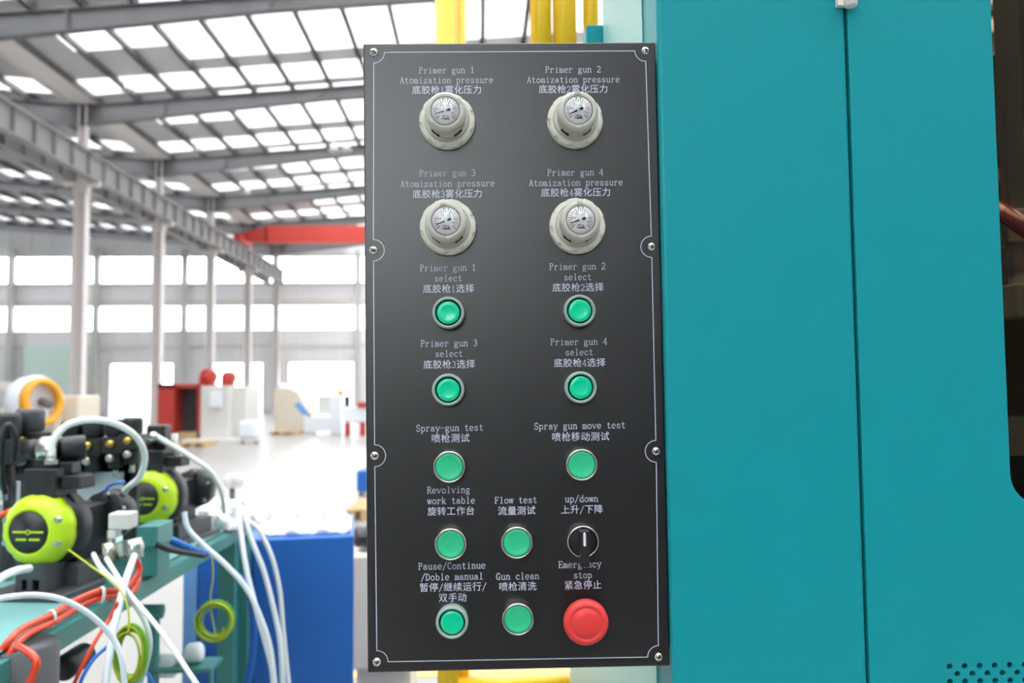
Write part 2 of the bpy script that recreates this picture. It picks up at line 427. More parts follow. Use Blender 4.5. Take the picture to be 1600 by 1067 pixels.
t = thing('coil_machine', 'beige machine with a tilted orange hoop and white drum', 'machine', base_at(60, 20))
b = MB(); wbox(b, 84, 618, 122, 690, 21, 1.2, .05); wbox(b, -40, 640, 84, 720, 20.6, 1.4, .04); wpart(b, 'machine_body', M_['beige'], t)
p = at(66, 628, 20.2)
Mx = Matrix.Translation(p) @ Matrix.Rotation(R(-14), 4, 'Y') @ Matrix.Rotation(R(70), 4, 'Z') @ Matrix.Rotation(R(8), 4, 'X')
b = MB(); b.lathe([(.44, -.1), (.56, -.08), (.58, 0), (.56, .08), (.44, .1), (.42, 0), (.44, -.1)], 40, Mx @ FXQ); wpart(b, 'orange_hoop', M_['orange_m'], t)
b = MB(); b.lathe([(0, -.5), (.5, -.5), (.64, -.45), (.66, -.12), (.5, -.12), (.46, -.2), (0, -.2)], 40, Mx @ FXQ); wpart(b, 'white_drum', M_['white'], t)
b = MB(); b.cyl(p + Vector((-.1, .2, 0)), p + Vector((.22, -.12, -.05)), .11, 20); wpart(b, 'hub_motor', M_['steel'], t)
b = MB(); wbox(b, -10, 598, 66, 612, 20.5, .3, .03); wpart(b, 'top_arm', M_['steel_l'], t)

t = thing('white_trolley', 'small white trolley beside the grey end of the milling machine', 'trolley', base_at(388, 26))
b = MB(); wbox(b, 372, 658, 398, 684, 26, .5, .08); wpart(b, 'trolley_tank', M_['white'], t)
a = at(397, 655, 26); c = at(408, 690, 26); b = MB(); b.tube([(a.x, 26.1, a.z), (c.x, 26.1, c.z)], .025, 8, sub=0); wpart(b, 'push_handle', M_['steel_l'], t)
for dx in (-.2, .2):
    b = MB(); b.cyl((t.location.x + dx - .03, 26.2, .1), (t.location.x + dx + .03, 26.2, .1), .1, 16); wpart(b, 'wheel', M_['black2'], t)
b = MB(); b.box((t.location.x - .3, 26.02, .08), (t.location.x + .3, 26.45, .16)); wpart(b, 'trolley_frame', M_['steel_l'], t)

t = thing('cutting_machine', 'beige machine with a rounded top and an inclined blue control desk', 'machine', base_at(455, 33))
b = MB(); a, c = at(429, 610, 33), at(476, 610, 33); h0 = at(450, 607, 33).z
b.plate([(a.x, 0), (c.x, 0), (c.x, h0 - .6), (c.x - .25, h0 - .15), (c.x - .6, h0), (a.x, h0)], [], 33, 35.5); wpart(b, 'machine_body', M_['beige'], t)
b = MB(); b.cyl(at(443, 603, 33.6) - Vector((.2, 0, .15)), at(443, 603, 33.6) + Vector((.5, 0, -.15)), .25, 20); wpart(b, 'top_drum', M_['white'], t)
t = thing('control_desk', 'white control desk with a tilted screen beside the beige rounded machine', 'desk', base_at(500, 32))
b = MB(); wbox(b, 474, 650, 516, 674, 32, .7, .03); wpart(b, 'desk_body', M_['white'], t)
b = MB(); wbox(b, 496, 618, 517, 648, 32.3, .3, .02); wpart(b, 'switch_box', M_['grey_m'], t)
p, q = at(463, 630, 31.9), at(478, 646, 31.9); b = MB(); b.box((0, -.02, -.12), ((q - p).length, .05, .12), Matrix.Translation(p) @ Matrix.Rotation(math.atan2(p.z - q.z, q.x - p.x), 4, 'Y')); wpart(b, 'screen', M_['blue_pale'], t)
a = at(488, 640, 32.2); b = MB(); b.tube([(q.x, 32.0, q.z), (a.x, 32.1, at(482, 652, 32).z)], .05, 8, sub=0); wpart(b, 'screen_arm', M_['black2'], t)
t = thing('white_post', 'white machine post with an orange cap near the panel', 'post', base_at(523, 31))
b = MB(); wbox(b, 515, 617, 533, 720, 31, .5, .04); wpart(b, 'post_body', M_['white'], t)
b = MB(); a = at(532, 614, 31.2); b.ball(a, .15, 16); b.cyl(a - Vector((0, 0, .18)), a, .06, 12); wpart(b, 'orange_cap', M_['orange_m'], t)
t = thing('drill_machine', 'grey and red machine half hidden behind the panel edge', 'machine', base_at(552, 30))
b = MB(); wbox(b, 536, 635, 575, 660, 30, .6, .05); wpart(b, 'machine_body', M_['white'], t)
b = MB(); wbox(b, 537, 618, 546, 636, 30.1, .3, .03); wpart(b, 'motor', M_['black2'], t)
b = MB(); wbox(b, 558, 628, 580, 637, 29.9, .3, .03); wpart(b, 'red_guard', M_['red'], t)
for pa_, pb_ in ((538, 546), (562, 570)):
    b = MB(); wbox(b, pa_, 660, pb_, 720, 30, .3); wpart(b, 'leg', M_['red'], t)
def pallet(px0, px1, py, label, Y, stack=1):
    a, c = at(px0, py, Y), at(px1, py, Y)
    t = thing('wooden_pallet', label, 'pallet', (a.x, Y, 0), group='wooden pallets on the hall floor')
    w = c.x - a.x; h = .14
    b = MB()
    for k in range(5): b.box((0, k * .22, h - .022), (w, k * .22 + .14, h))
    wp = b.build('deck_boards', M_['wood'], t)
    for k in range(3):
        b = MB(); b.box((k * (w - .1) / 2, 0, .0), (k * (w - .1) / 2 + .1, 1.02, h - .022)); b.build('bearer', M_['wood'], t)
    return t
pallet(282, 320, 703, 'wooden pallet lying in front of the red milling machine', 24.5)
pallet(422, 462, 680, 'wooden pallet lying beside the beige rounded machine', 31)
pallet(541, 600, 800, 'wooden pallet half hidden behind the left edge of the panel', 10.2)
t = thing('blue_bin', 'blue bin standing behind the left edge of the panel', 'bin', base_at(575, 12.6))
b = MB(); wbox(b, 557, 735, 600, 768, 12.6, .5, .02); wpart(b, 'bin_body', M_['blue'], t)
b = MB(); z = at(570, 768, 12.6).z; x0 = at(560, 760, 12.6).x; b.box((x0, 12.65, 0), (x0 + .03, 12.7, z)); b.box((x0 + .3, 12.65, 0), (x0 + .33, 12.7, z)); b.box((x0, 13.0, 0), (x0 + .03, 13.05, z)); wpart(b, 'stand', M_['steel'], t)
t = thing('fire_cabinet', 'narrow red fire cabinet standing beside the second column', 'cabinet', base_at(141, 34))
b = MB(); wbox(b, 137, 625, 145, 690, 34, .3, .02); wpart(b, 'cabinet_body', M_['red'], t)
b = MB(); a, c = at(38, 540, 62.9), at(116, 540, 62.9); b.box((a.x, 62.9, 0), (c.x, 63.1, a.z)); struct(b.build('door_5', M_['mintwall']))
# floor markings
def gpoly(pts, z, m, name):
    b = MB(); vs = [b.bm.verts.new(ground(px, py, z)) for px, py in pts]; b.bm.faces.new(vs)
    if b.bm.faces[:] : pass
    return struct(b.build(name, m))
gpoly([(395, 800), (440, 800), (600, 712), (600, 690)], .004, M_['mint'], 'floor_marking')
b = MB(); y = ground(700, 1052).y; b.box((-1.2, y - .05, .0), (.6, y + .05, .004)); struct(b.build('floor_marking_line', M_['yellow_line']))
# ------------------------------------------------------------------ bench with pumps on the left
ZB = 1.17
XE = -.715
bench = thing('pump_bench', 'teal steel bench carrying the lime pumps and hoses', 'bench', (XE, 1.3, 0))
def bp(mb, name, m, bev=0.0): return wpart(mb, name, m, bench, bev)
b = MB(); b.box((-1.6, .8, ZB - .006), (XE, 2.62, ZB)); b.box((XE - .004, .8, ZB - .05), (XE, 2.62, ZB)); b.box((-1.6, 2.616, ZB - .05), (XE, 2.62, ZB)); bp(b, 'bench_top', M_['teal_pale'], .0015)
b = MB(); b.box((XE - .0, .8, ZB - .045), (XE + .014, 2.62, ZB - .010)); bp(b, 'edge_rail', M_['teal_dark'], .002)
p = at(28, 1010, 1.34); b = MB(); b.cyl((p.x, 1.34, 0), (p.x, 1.34, ZB - .006), .058, 32); bp(b, 'pedestal', M_['black2'])
p = at(98, 1045, 1.5); b = MB(); b.cyl((p.x, 1.5, p.z), (p.x, 1.58, p.z), .022, 20, bev=.003); b.box((p.x - .2, 1.51, p.z - .02), (p.x, 1.57, p.z + .0)); bp(b, 'adjusting_wheel', M_['black'])
for x, y in ((XE - .05, 2.55), (-1.55, .9), (-1.55, 2.55)):
    b = MB(); b.box((x - .025, y, 0), (x + .025, y + .05, ZB - .006)); bp(b, 'leg', M_['teal_dark'], .002)

def make_pump(loc, label, rz):
    t = thing('diaphragm_pump', label, 'pump', loc, (0, 0, R(rz)), group='lime diaphragm pumps on the bench')
    Rr, hc = .069, .125
    C0 = Matrix.Translation((0, 0, hc)) @ FXQ
    def lob(a, r, h):
        d = abs(((math.degrees(a) + 22.5) % 45) - 22.5)
        return 1 - (.03 * max(0, 1 - d / 9) if r > .05 else 0)
    b = MB(); b.lathe([(.060, -.004), (Rr, 0), (Rr * 1.0, .014), (Rr * .95, .026), (Rr * .80, .038), (Rr * .64, .044), (Rr * .59, .0445), (Rr * .58, .0425), (0, .0425)], 64, C0, lob); b.build('air_cover', M_['lime'], t)
    b = MB(); b.cyl((0, -.0425, hc), (0, -.0445, hc), Rr * .56, 40); lb = b.build('label_disc', M_['black'], t)
    b = MB()
    for x0, x1, z0, z1 in ((-.031, -.005, -.0015, .0022), (.005, .031, -.0015, .0022), (-.024, -.003, -.0155, -.0115), (.002, .024, -.0155, -.0115)):
        b.box((x0, -.0449, hc + z0), (x1, -.0446, hc + z1))
    b.lathe([(.0028, 0), (.0048, 0), (.0048, .0003), (.0028, .0003), (.0028, 0)], 20, Matrix.Translation((0, -.0446, hc)) @ FXQ); b.build('label_print', M_['lime'], lb)
    for k in (0, 3, 4, 7):
        a = R(22.5 + 45 * k); b = MB(); x, z = Rr * .80 * math.cos(a), Rr * .80 * math.sin(a)
        b.cyl((x, -.024, hc + z), (x, -.0395, hc + z), .0055, 6); b.cyl((x, -.02, hc + z), (x, -.0345, hc + z), .0075, 16); b.build('bolt', M_['silver'], t)
    b = MB(); b.lathe([(0, .06), (.05, .06), (Rr * 1.04, .045), (Rr * 1.06, .02), (Rr * 1.04, .002), (0, .002)], 48, Matrix.Translation((0, 0, hc)) @ Matrix.Rotation(R(-90), 4, 'X')); b.build('chamber', M_['black'], t)
    b = MB(); b.box((-.03, .058, .02), (.03, .17, hc + .03), bev=.004); b.build('centre_block', M_['black'], t)
    b = MB(); b.lathe([(0, .22), (.03, .22), (.052, .205), (.054, .175), (.05, .165), (0, .165)], 40, Matrix.Translation((0.02, 0, hc)) @ Matrix.Rotation(R(-90), 4, 'X'), lambda a, r, h: 1 - .05 * (math.degrees(a) % 60 < 20)); fl = b.build('rear_flange', M_['black'], t)
    for k in range(6):
        a = R(60 * k + 20); b = MB(); b.cyl((.02 + .045 * math.cos(a), .155, hc + .045 * math.sin(a)), (.02 + .045 * math.cos(a), .168, hc + .045 * math.sin(a)), .006, 6); b.build('flange_bolt', M_['silver'], fl)
    b = MB(); b.plate([(-.032, .008), (.032, .008), (.030, .066), (-.030, .066)], [[(-.018, .014), (-.008, .014), (-.008, .034), (-.018, .034)], [(.004, .014), (.016, .014), (.016, .034), (.004, .034)]], -.034, .02)
    b.box((-.05, .02, .006), (.06, .2, .05)); b.build('foot_block', M_['black2'], t, bev=.002)
    b = MB(); b.box((-.085, -.06, 0), (.075, .22, .012)); b.build('base_plate', M_['black2'], t, bev=.003)
    b = MB(); b.box((-.03, -.02, hc + .06), (.035, .05, hc + .115)); b.box((.02, -.005, hc + .075), (.075, .045, hc + .1)); b.build('top_manifold', M_['black'], t, bev=.003)
    return t
pump_a = make_pump((at(66, 915, 1.64).x, 1.64, ZB), 'large lime green pump with a black round label at the near end of the bench', -8)
pump_b = make_pump((at(237, 838, 2.12).x, 2.12, ZB), 'lime green pump farther back on the bench behind the white hose arch', -8)

def reg_unit(px, py, Y, label, s=1.0, cap='black', zsup=None):
    p = at(px, py, Y)
    t = thing('air_regulator', label, 'regulator', p, group='black air regulators above the bench')
    t.scale = (s, s, s)
    b = MB(); b.box((-.026, -.022, -.02), (.026, .026, .02)); b.cyl((0, 0, -.055), (0, 0, -.018), .018, 20); b.build('body', M_['black'], t, bev=.003)
    b = MB(); b.lathe([(.02, .02), (.024, .024), (.025, .055), (.021, .062), (0, .062)], 24, None, lambda a, r, h: 1 - .04 * (math.degrees(a) % 30 < 12)); b.build('knob', M_[cap], t)
    b = MB(); b.cyl((0, -.021, .004), (0, -.036, .004), .009, 16); b.build('brass_port', M_['brass'], t)
    b = MB(); b.cyl((-.002, -.016, -.03), (-.002, -.034, -.03), .009, 16, bev=.002); b.build('front_plug', M_['silver'], t)
    b = MB(); b.cyl((0, 0, -.055), (0, 0, -.078), .007, 12); b.build('drain_fitting', M_['silver'], t)
    return t
# white mounting panel that carries the regulators
YPN = 1.98
mp = thing('mounting_panel', 'white mounting panel standing on the bench between the two pumps', 'panel', (at(160, 780, YPN).x, YPN, ZB))
b = MB(); wbox(b, 118, 724, 204, 800, YPN, .02); z = at(160, 724, YPN).z; wpart(b, 'white_board', M_['white'], mp)
b = MB(); a, c = at(20, 705, YPN), at(215, 695, YPN); b.box((a.x, YPN - .0, z - .02), (c.x, YPN + .02, z + .04)); b.box((a.x, YPN, ZB), (a.x + .03, YPN + .02, z)); b.box((c.x - .03, YPN, ZB), (c.x, YPN + .02, z)); wpart(b, 'support_rail', M_['black'], mp)
for px, py, s, lab in ((146, 698, 1.0, 'black regulator left of the middle in the row above the white panel'), (181, 695, .95, 'black regulator next to the right end of the row above the white panel'), (207, 690, .9, 'small black regulator at the right end of the row above the white panel'), (112, 700, 1.0, 'black regulator at the left end of the row behind the hose arch')):
    reg_unit(px, py, YPN - .028, lab, s)
YF = 1.72
fs = thing('filter_stand', 'black bracket post standing on the bench at the left edge of the photo', 'stand', (at(8, 760, YF).x, YF + .05, ZB))
b = MB(); wbox(b, -20, 700, 40, 716, YF + .04, .02); wbox(b, 4, 700, 16, 905, YF + .04, .02); wpart(b, 'bracket_post', M_['black'], fs)
reg_unit(6, 705, YF, 'black filter regulator at the left edge of the photo', 1.25)
reg_unit(46, 692, YF + .06, 'black filter regulator beside the one at the left edge', 1.15, 'black2')
gb = thing('junction_box', 'dark grey box behind the large lime pump at the left edge', 'box', (at(5, 860, 1.75).x, 1.75, ZB))
b = MB(); wbox(b, -60, 800, 22, 880, 1.80, .12, .004); b.box((at(-30, 860, 1.8).x, 1.82, ZB), (at(0, 860, 1.8).x, 1.9, at(0, 878, 1.8).z)); wpart(b, 'box_body', M_['black2'], gb)
b = MB(); wbox(b, 6, 753, 27, 790, 1.80, .012); wbox(b, 8, 790, 14, 801, 1.80, .01); wpart(b, 'white_label', M_['white'], gb)

# valve on top of the near pump
def on_pump(px, py, Y): return at(px, py, Y)
av = thing('air_valve', 'black air valve with a nickel drum on top of the large lime pump', 'valve', (at(84, 748, 1.66).x, 1.66, ZB + .24))
b = MB(); wbox(b, 52, 716, 88, 746, 1.64, .05, .004); wbox(b, 84, 722, 112, 742, 1.65, .04, .004); wpart(b, 'valve_body', M_['black'], av)
p = at(82, 702, 1.67); b = MB(); b.cyl((p.x - .022, 1.67, p.z), (p.x + .016, 1.67, p.z), .026, 28, bev=.003); wpart(b, 'nickel_drum', M_['silver'], av)
b = MB(); b.cyl((p.x + .016, 1.67, p.z), (p.x + .055, 1.69, p.z + .003), .024, 20, bev=.003); b.cyl((p.x - .05, 1.67, p.z), (p.x - .022, 1.67, p.z), .02, 20); wpart(b, 'black_drum', M_['black'], av)
p = at(80, 712, 1.635); b = MB(); b.cyl((p.x, 1.635, p.z - .012), (p.x, 1.635, p.z + .012), .009, 16); b.cyl((p.x, 1.635, p.z - .016), (p.x, 1.635, p.z - .008), .013, 6); wpart(b, 'hose_fitting', M_['silver'], av)
av2 = thing('air_valve', 'black air valve with a thick knob on top of the farther lime pump', 'valve', (at(245, 700, 2.14).x, 2.14, ZB + .24))
b = MB(); wbox(b, 214, 690, 258, 722, 2.12, .06, .004); wbox(b, 228, 664, 257, 692, 2.13, .05, .006); wbox(b, 250, 708, 273, 722, 2.13, .04, .004); wpart(b, 'valve_body', M_['black'], av2)
p = at(241, 682, 2.11); b = MB(); b.cyl((p.x - .01, 2.125, p.z - .012), (p.x + .006, 2.09, p.z + .004), .01, 16); wpart(b, 'hose_fitting', M_['silver'], av2)
p = at(268, 690, 2.2); b = MB(); b.cyl((p.x, 2.2, p.z - .04), (p.x, 2.2, p.z + .02), .016, 16); b.cyl((p.x - .02, 2.2, p.z - .02), (p.x + .02, 2.2, p.z - .02), .01, 12); b.cyl((p.x - .06, 2.18, p.z - .03), (p.x, 2.2, p.z - .03), .008, 10); wpart(b, 'side_port', M_['grey_m'], av2)

# nickel ball valves and fittings in front of the panel board
vf = thing('ball_valve', 'grey ball valve with nickel fittings in front of the white panel', 'valve', (at(192, 860, 1.6).x, 1.6, ZB))
b = MB(); wbox(b, 168, 802, 203, 828, 1.6, .04, .004); wbox(b, 168, 828, 180, 842, 1.6, .03, .003); wpart(b, 'valve_body', M_['grey_m'], vf)
p = at(186, 864, 1.6); b = MB()
b.cyl(at(170, 848, 1.6), at(172, 876, 1.6), .012, 16); b.cyl(at(182, 858, 1.6), at(222, 854, 1.6), .011, 16); b.cyl(at(208, 842, 1.6), at(212, 872, 1.6), .015, 16); b.cyl(at(196, 845, 1.6), at(199, 866, 1.6), .016, 8); b.cyl(at(174, 828, 1.61), at(174, 850, 1.61), .008, 12); wpart(b, 'nickel_fittings', M_['silver'], vf)
b = MB(); q = at(190, 870, 1.61); b.box((q.x - .03, 1.61, ZB), (q.x + .02, 1.65, q.z + .012)); wpart(b, 'mounting_block', M_['teal_dark'], vf)
tk = thing('teal_block', 'teal mounting block below the farther lime pump', 'block', (at(232, 850, 1.78).x, 1.78, ZB))
b = MB(); wbox(b, 213, 822, 246, 856, 1.78, .09, .003); b.box((at(216, 850, 1.78).x, 1.79, ZB), (at(243, 850, 1.78).x, 1.86, at(230, 855, 1.78).z)); wpart(b, 'block_body', M_['teal_dark'], tk)
gv = thing('needle_valve', 'small grey tap standing on the far end of the bench', 'tap', (at(363, 785, 2.5).x, 2.5, ZB))
b = MB(); p = at(363, 790, 2.5); b.cyl((p.x, 2.5, ZB), at(363, 762, 2.5), .008, 12); b.cyl(at(345, 795, 2.5), at(380, 790, 2.5), .008, 12); wpart(b, 'pipe', M_['steel'], gv)
b = MB(); b.cyl(at(358, 751, 2.48), at(370, 751, 2.52), .022, 20); b.box(at(373, 744, 2.5), at(377, 757, 2.51) + Vector((0, .01, 0))); wpart(b, 'handle', M_['steel_l'], gv)
wr = thing('plastic_wrap', 'crumpled white plastic wrap on the far end of the bench', 'plastic wrap', (at(366, 815, 2.47).x, 2.46, ZB))
g = bmesh.new(); bmesh.ops.create_icosphere(g, subdivisions=4, radius=1)
for v in g.verts:
    d = 1 + .18 * math.sin(v.co.x * 7 + v.co.y * 3) * math.sin(v.co.z * 9 + 1) + random.uniform(-.05, .05)
    v.co = Vector((v.co.x * .10 * d, v.co.y * .10 * d, max(0.0, v.co.z) * .075 * d))
mbw = MB(); mbw.add(g, Matrix.Translation((-.03, 0, 0))); mbw.build('wrap_sheet', M_['wrap'], wr)

# blue cabinet, pale cabinet, teal post behind the bench
bc = thing('blue_cabinet', 'blue steel cabinet standing left of the black panel', 'cabinet', (at(475, 900, 2.75).x, 2.75, 0))
xa, xb, zt_ = at(400, 950, 2.75).x, at(552, 950, 2.75).x, at(475, 840, 2.75).z
b = MB(); b.box((xa - .005, 2.75, .08), (xb, 3.25, zt_), bev=.006); wpart(b, 'cabinet_body', M_['blue'], bc)
b = MB(); b.box((at(326, 950, 2.9).x, 2.9, .08), (xa - .03, 3.3, at(350, 850, 2.9).z), bev=.006); b.box((xa - .04, 2.95, .08), (xa + .01, 3.2, zt_ - .03)); wpart(b, 'side_cabinet', M_['blue'], bc)
b = MB(); b.box((at(304, 950, 2.9).x, 2.9, .08), (at(325, 950, 2.9).x, 3.3, at(315, 868, 2.9).z), bev=.004); wpart(b, 'pale_side_panel', M_['blue_pale'], bc)
b = MB(); b.box((at(304, 950, 2.9).x, 2.95, 0), (xb - .03, 3.2, .08)); wpart(b, 'plinth', M_['black'], bc)
b = MB(); p = at(328, 1022, 2.88); b.cyl((p.x, 2.9, p.z), (p.x, 2.86, p.z), .014, 16, bev=.003); wpart(b, 'knob', M_['black'], bc)
bc.rotation_euler.z = R(8.7)
t = thing('plastic_sheet', 'white plastic sheet lying on top of the blue cabinet', 'plastic sheet', bc.location + Matrix.Rotation(R(8.7), 3, 'Z') @ Vector(((xa + xb) / 2 - bc.location.x, .22, zt_)), (0, 0, R(8.7)))
g = bmesh.new(); bmesh.ops.create_grid(g, x_segments=40, y_segments=16, size=1)
for v in g.verts:
    v.co = Vector((v.co.x * (xb - xa) * .47, v.co.y * .18, .016 + .008 * math.sin(v.co.x * 9 + 2 * v.co.y) + .005 * math.sin(v.co.x * 19 + v.co.y * 5)))
gg = bmesh.ops.extrude_face_region(g, geom=g.faces[:])
for e in gg['geom']:
    if isinstance(e, bmesh.types.BMVert): e.co.z = .001
for f in g.faces: f.smooth = True
mbw = MB(); mbw.add(g); mbw.build('sheet', M_['wrap'], t)
pc = thing('pale_cabinet', 'pale grey cabinet showing between the blue cabinet and the panel', 'cabinet', (at(575, 950, 3.6).x, 3.6, 0))
b = MB(); wbox(b, 551, 868, 640, 1046, 3.6, .5, .01); b.box((at(551, 950, 3.6).x + .01, 3.65, 0), (at(640, 950, 3.6).x, 4.05, at(600, 1046, 3.6).z + .01)); wpart(b, 'cabinet_body', M_['beige'], pc)
bb = thing('black_bag', 'black bag lying on the pale cabinet beside the panel', 'bag', (at(575, 866, 3.75).x, 3.75, at(575, 868, 3.6).z))
g = bmesh.new(); bmesh.ops.create_icosphere(g, subdivisions=3, radius=1)
for v in g.verts: v.co = Vector((v.co.x * .07, v.co.y * .09, .055 + v.co.z * (.055 + .012 * math.sin(v.co.x * 6))))
mbw = MB(); mbw.add(g); mbw.build('bag_body', M_['black'], bb)
tp = thing('teal_post', 'teal upright post in front of the blue cabinet', 'post', (at(374, 950, 2.66).x, 2.66, 0))
b = MB(); wbox(b, 365, 815, 384, 1500, 2.66, .04, .003); wpart(b, 'post_body', M_['teal_dark'], tp)
b = MB(); b.box((tp.location.x - .06, 2.62, 0), (tp.location.x + .06, 2.74, .01)); wpart(b, 'foot_plate', M_['teal_dark'], tp)
sd = thing('pump_stand', 'small dark teal stand with a white tank beside the blue cabinet', 'stand', (at(234, 990, 2.2).x, 2.2, 0))
b = MB(); wbox(b, 226, 955, 238, 1600, 2.2, .03); b.cyl(at(222, 955, 2.2), at(254, 955, 2.2), .018, 16); wbox(b, 226, 1046, 330, 1052, 2.2, .1); b.box((at(326, 1050, 2.2).x, 2.2, 0), (at(330, 1050, 2.2).x, 2.22, at(328, 1050, 2.2).z)); b.box((sd.location.x - .1, 2.15, 0), (sd.location.x + .25, 2.35, .01)); wpart(b, 'stand_frame', M_['teal_dark'], sd)
b = MB(); b.cyl(at(240, 1040, 2.25), at(276, 1040, 2.25), .03, 24, bev=.006); b.cyl(at(292, 1022, 2.25), at(316, 1018, 2.25), .026, 24, bev=.006); b.cyl(at(270, 1034, 2.25), at(300, 1028, 2.25), .012, 12); wpart(b, 'white_tank', M_['white'], sd)

# hoses, tubes and wires
def hose(name, m, pts, r, label, cat, group=None, tie=None):
    b = MB(); b.tube([at(*p) for p in pts], r, 12, 8)
    o = b.build(name, M_[m]); tag(o, label, cat, group)
    if tie:
        for q in tie:
            c = at(q[0], q[1] + 5.5, q[2]); ax = (at(*q[3:]) - at(*q[:3])).normalized(); e1 = (at(q[0], q[1] + 12, q[2]) - at(q[0], q[1], q[2])); e1 = (e1 - ax * e1.dot(ax)).normalized(); e2 = ax.cross(e1)
            b = MB()
            for sft in (-.0024, -.0012, 0, .0012, .0024): b.tube([c + ax * sft + e1 * .0135 * math.cos(k * .3142) + e2 * .0072 * math.sin(k * .3142) for k in range(20)], .0011, 8, closed=True, sub=0)
            b.build('white_tie', M_['white'], o)
    return o
G1 = 'white air tubes'
hose('air_tube', 'tube', [(80, 712, 1.63), (84, 688, 1.63), (104, 665, 1.64), (140, 656, 1.66), (180, 662, 1.7), (212, 682, 1.74), (226, 712, 1.78), (218, 745, 1.8), (196, 766, 1.82), (188, 790, 1.84)], .0066, 'white tube arching over the regulators from the large lime pump', 'tube', G1)
hose('air_tube', 'tube', [(242, 680, 2.1), (262, 692, 2.1), (300, 715, 2.12), (328, 736, 2.14), (345, 765, 2.2), (350, 800, 2.3)], .0062, 'white tube running down right from the valve on the farther pump', 'tube', G1)
hose('air_tube', 'tube_blue', [(288, 800, 2.0), (294, 826, 2.0), (318, 852, 2.0), (352, 882, 2.0), (384, 918, 2.0), (405, 960, 2.0), (422, 1012, 2.0), (430, 1080, 2.0)], .0062, 'white tube sweeping from the farther pump down across the teal post', 'tube', G1)
hose('air_tube', 'tube_blue', [(372, 800, 2.3), (378, 845, 2.25), (386, 895, 2.22), (402, 958, 2.2), (424, 1040, 2.2), (427, 1080, 2.2)], .0068, 'white tube hanging just right of the teal post top', 'tube', G1)
hose('air_tube', 'tube_blue', [(380, 802, 2.32), (394, 846, 2.3), (412, 892, 2.3), (426, 945, 2.3), (438, 1005, 2.3), (442, 1080, 2.3)], .0068, 'white tube hanging in the middle of the bunch before the blue cabinet', 'tube', G1)
hose('air_tube', 'tube_blue', [(384, 812, 2.4), (404, 828, 2.4), (424, 868, 2.4), (437, 922, 2.4), (443, 990, 2.4), (452, 1080, 2.4)], .0062, 'rightmost white tube bending down before the blue cabinet', 'tube', G1)
hose('air_tube', 'tube', [(166, 872, 1.56), (200, 925, 1.5), (250, 985, 1.46), (318, 1085, 1.42)], .0042, 'straight white tube running diagonally to the bottom of the photo', 'tube', G1)
hose('air_tube', 'tube_blue', [(-170, 1010, 1.2), (-80, 960, 1.21), (-20, 940, 1.22), (20, 932, 1.22), (60, 930, 1.24), (100, 938, 1.26), (140, 960, 1.28), (175, 995, 1.3), (190, 1030, 1.3), (196, 1085, 1.3)], .0044, 'white tube arching over the near teal bench top', 'tube', G1)
hose('air_tube', 'tube_blue', [(210, 868, 1.57), (196, 908, 1.5), (183, 960, 1.45), (172, 1015, 1.42), (163, 1085, 1.4)], .0062, 'thick white tube dropping from the nickel fittings past the green coil', 'tube', G1)
hose('air_tube', 'tube_blue', [(146, 866, 1.6), (160, 890, 1.54), (195, 926, 1.5), (222, 962, 1.5), (234, 1000, 1.5), (228, 1040, 1.5), (212, 1085, 1.5)], .0048, 'white tube curving round the right of the green coil', 'tube', G1)
hose('air_tube', 'tube', [(-110, 960, 1.44), (-40, 925, 1.46), (-12, 912, 1.48), (10, 898, 1.5), (28, 891, 1.52), (46, 888, 1.56)], .0072, 'short white tube running to the foot of the large lime pump', 'tube', G1)
G2 = 'orange red hoses'
def redpath(off): return [(-34 + off * .8, 1072 + off, 1.29), (-14 + off * .8, 1040 + off, 1.3), (12 + off * .7, 1004 + off, 1.3), (36 + off * .5, 982 + off, 1.34), (80 + off * .3, 961 + off, 1.4), (112 + off * .3, 942 + off, 1.46), (150, 925 + off, 1.5), (182, 922 + off * .8, 1.54)]
hose('air_hose', 'orange', redpath(0) + [(203, 912, 1.58), (217, 892, 1.6), (211, 874, 1.6), (194, 866, 1.62)], .0058, 'orange red hose along the bench edge that loops up to the nickel fittings', 'hose', G2, tie=[(80, 961, 1.40, 88, 957, 1.415), (158, 924, 1.505, 166, 923, 1.515)])
hose('air_hose', 'orange', redpath(11) + [(205, 926, 1.6), (216, 905, 1.63), (210, 884, 1.66)], .0058, 'lower of the two orange red hoses tied along the bench edge', 'hose', G2)
hose('air_hose', 'orange', [(24, 1008, 1.27), (44, 1018, 1.25), (57, 1034, 1.24), (52, 1055, 1.24), (38, 1085, 1.24)], .0056, 'short red hose bending down in front of the dark pedestal', 'hose', G2)
hose('air_hose', 'orange', [(184, 940, 1.45), (172, 965, 1.45), (150, 1000, 1.42), (128, 1042, 1.4), (108, 1085, 1.4)], .0032, 'thin orange red tube slanting down beside the green coil', 'hose', G2)
hose('air_hose', 'orange', [(-15, 812, 1.62), (2, 804, 1.62), (18, 797, 1.64), (34, 796, 1.66)], .005, 'short orange red tube entering the left side of the large lime pump', 'hose', G2)
hose('air_tube', 'blue_tube', [(168, 1010, 1.44), (148, 1028, 1.42), (130, 1056, 1.4), (120, 1085, 1.4)], .003, 'thin blue tube beside the orange tube near the green coil', 'tube', 'blue tubes')
hose('air_tube', 'blue_tube', [(224, 1046, 1.52), (234, 1058, 1.52), (246, 1085, 1.52)], .003, 'short blue tube at the bottom right of the green coil', 'tube', 'blue tubes')
o = hose('air_tube', 'blue', [(250, 836, 1.9), (272, 846, 1.9), (298, 858, 1.92), (322, 866, 1.96)], .009, 'thick dark blue hose with a brass end below the farther pump', 'hose', 'blue tubes')
b = MB(); b.cyl(at(246, 834, 1.9), at(260, 841, 1.9), .0095, 16); b.build('brass_end', M_['brass'], o)
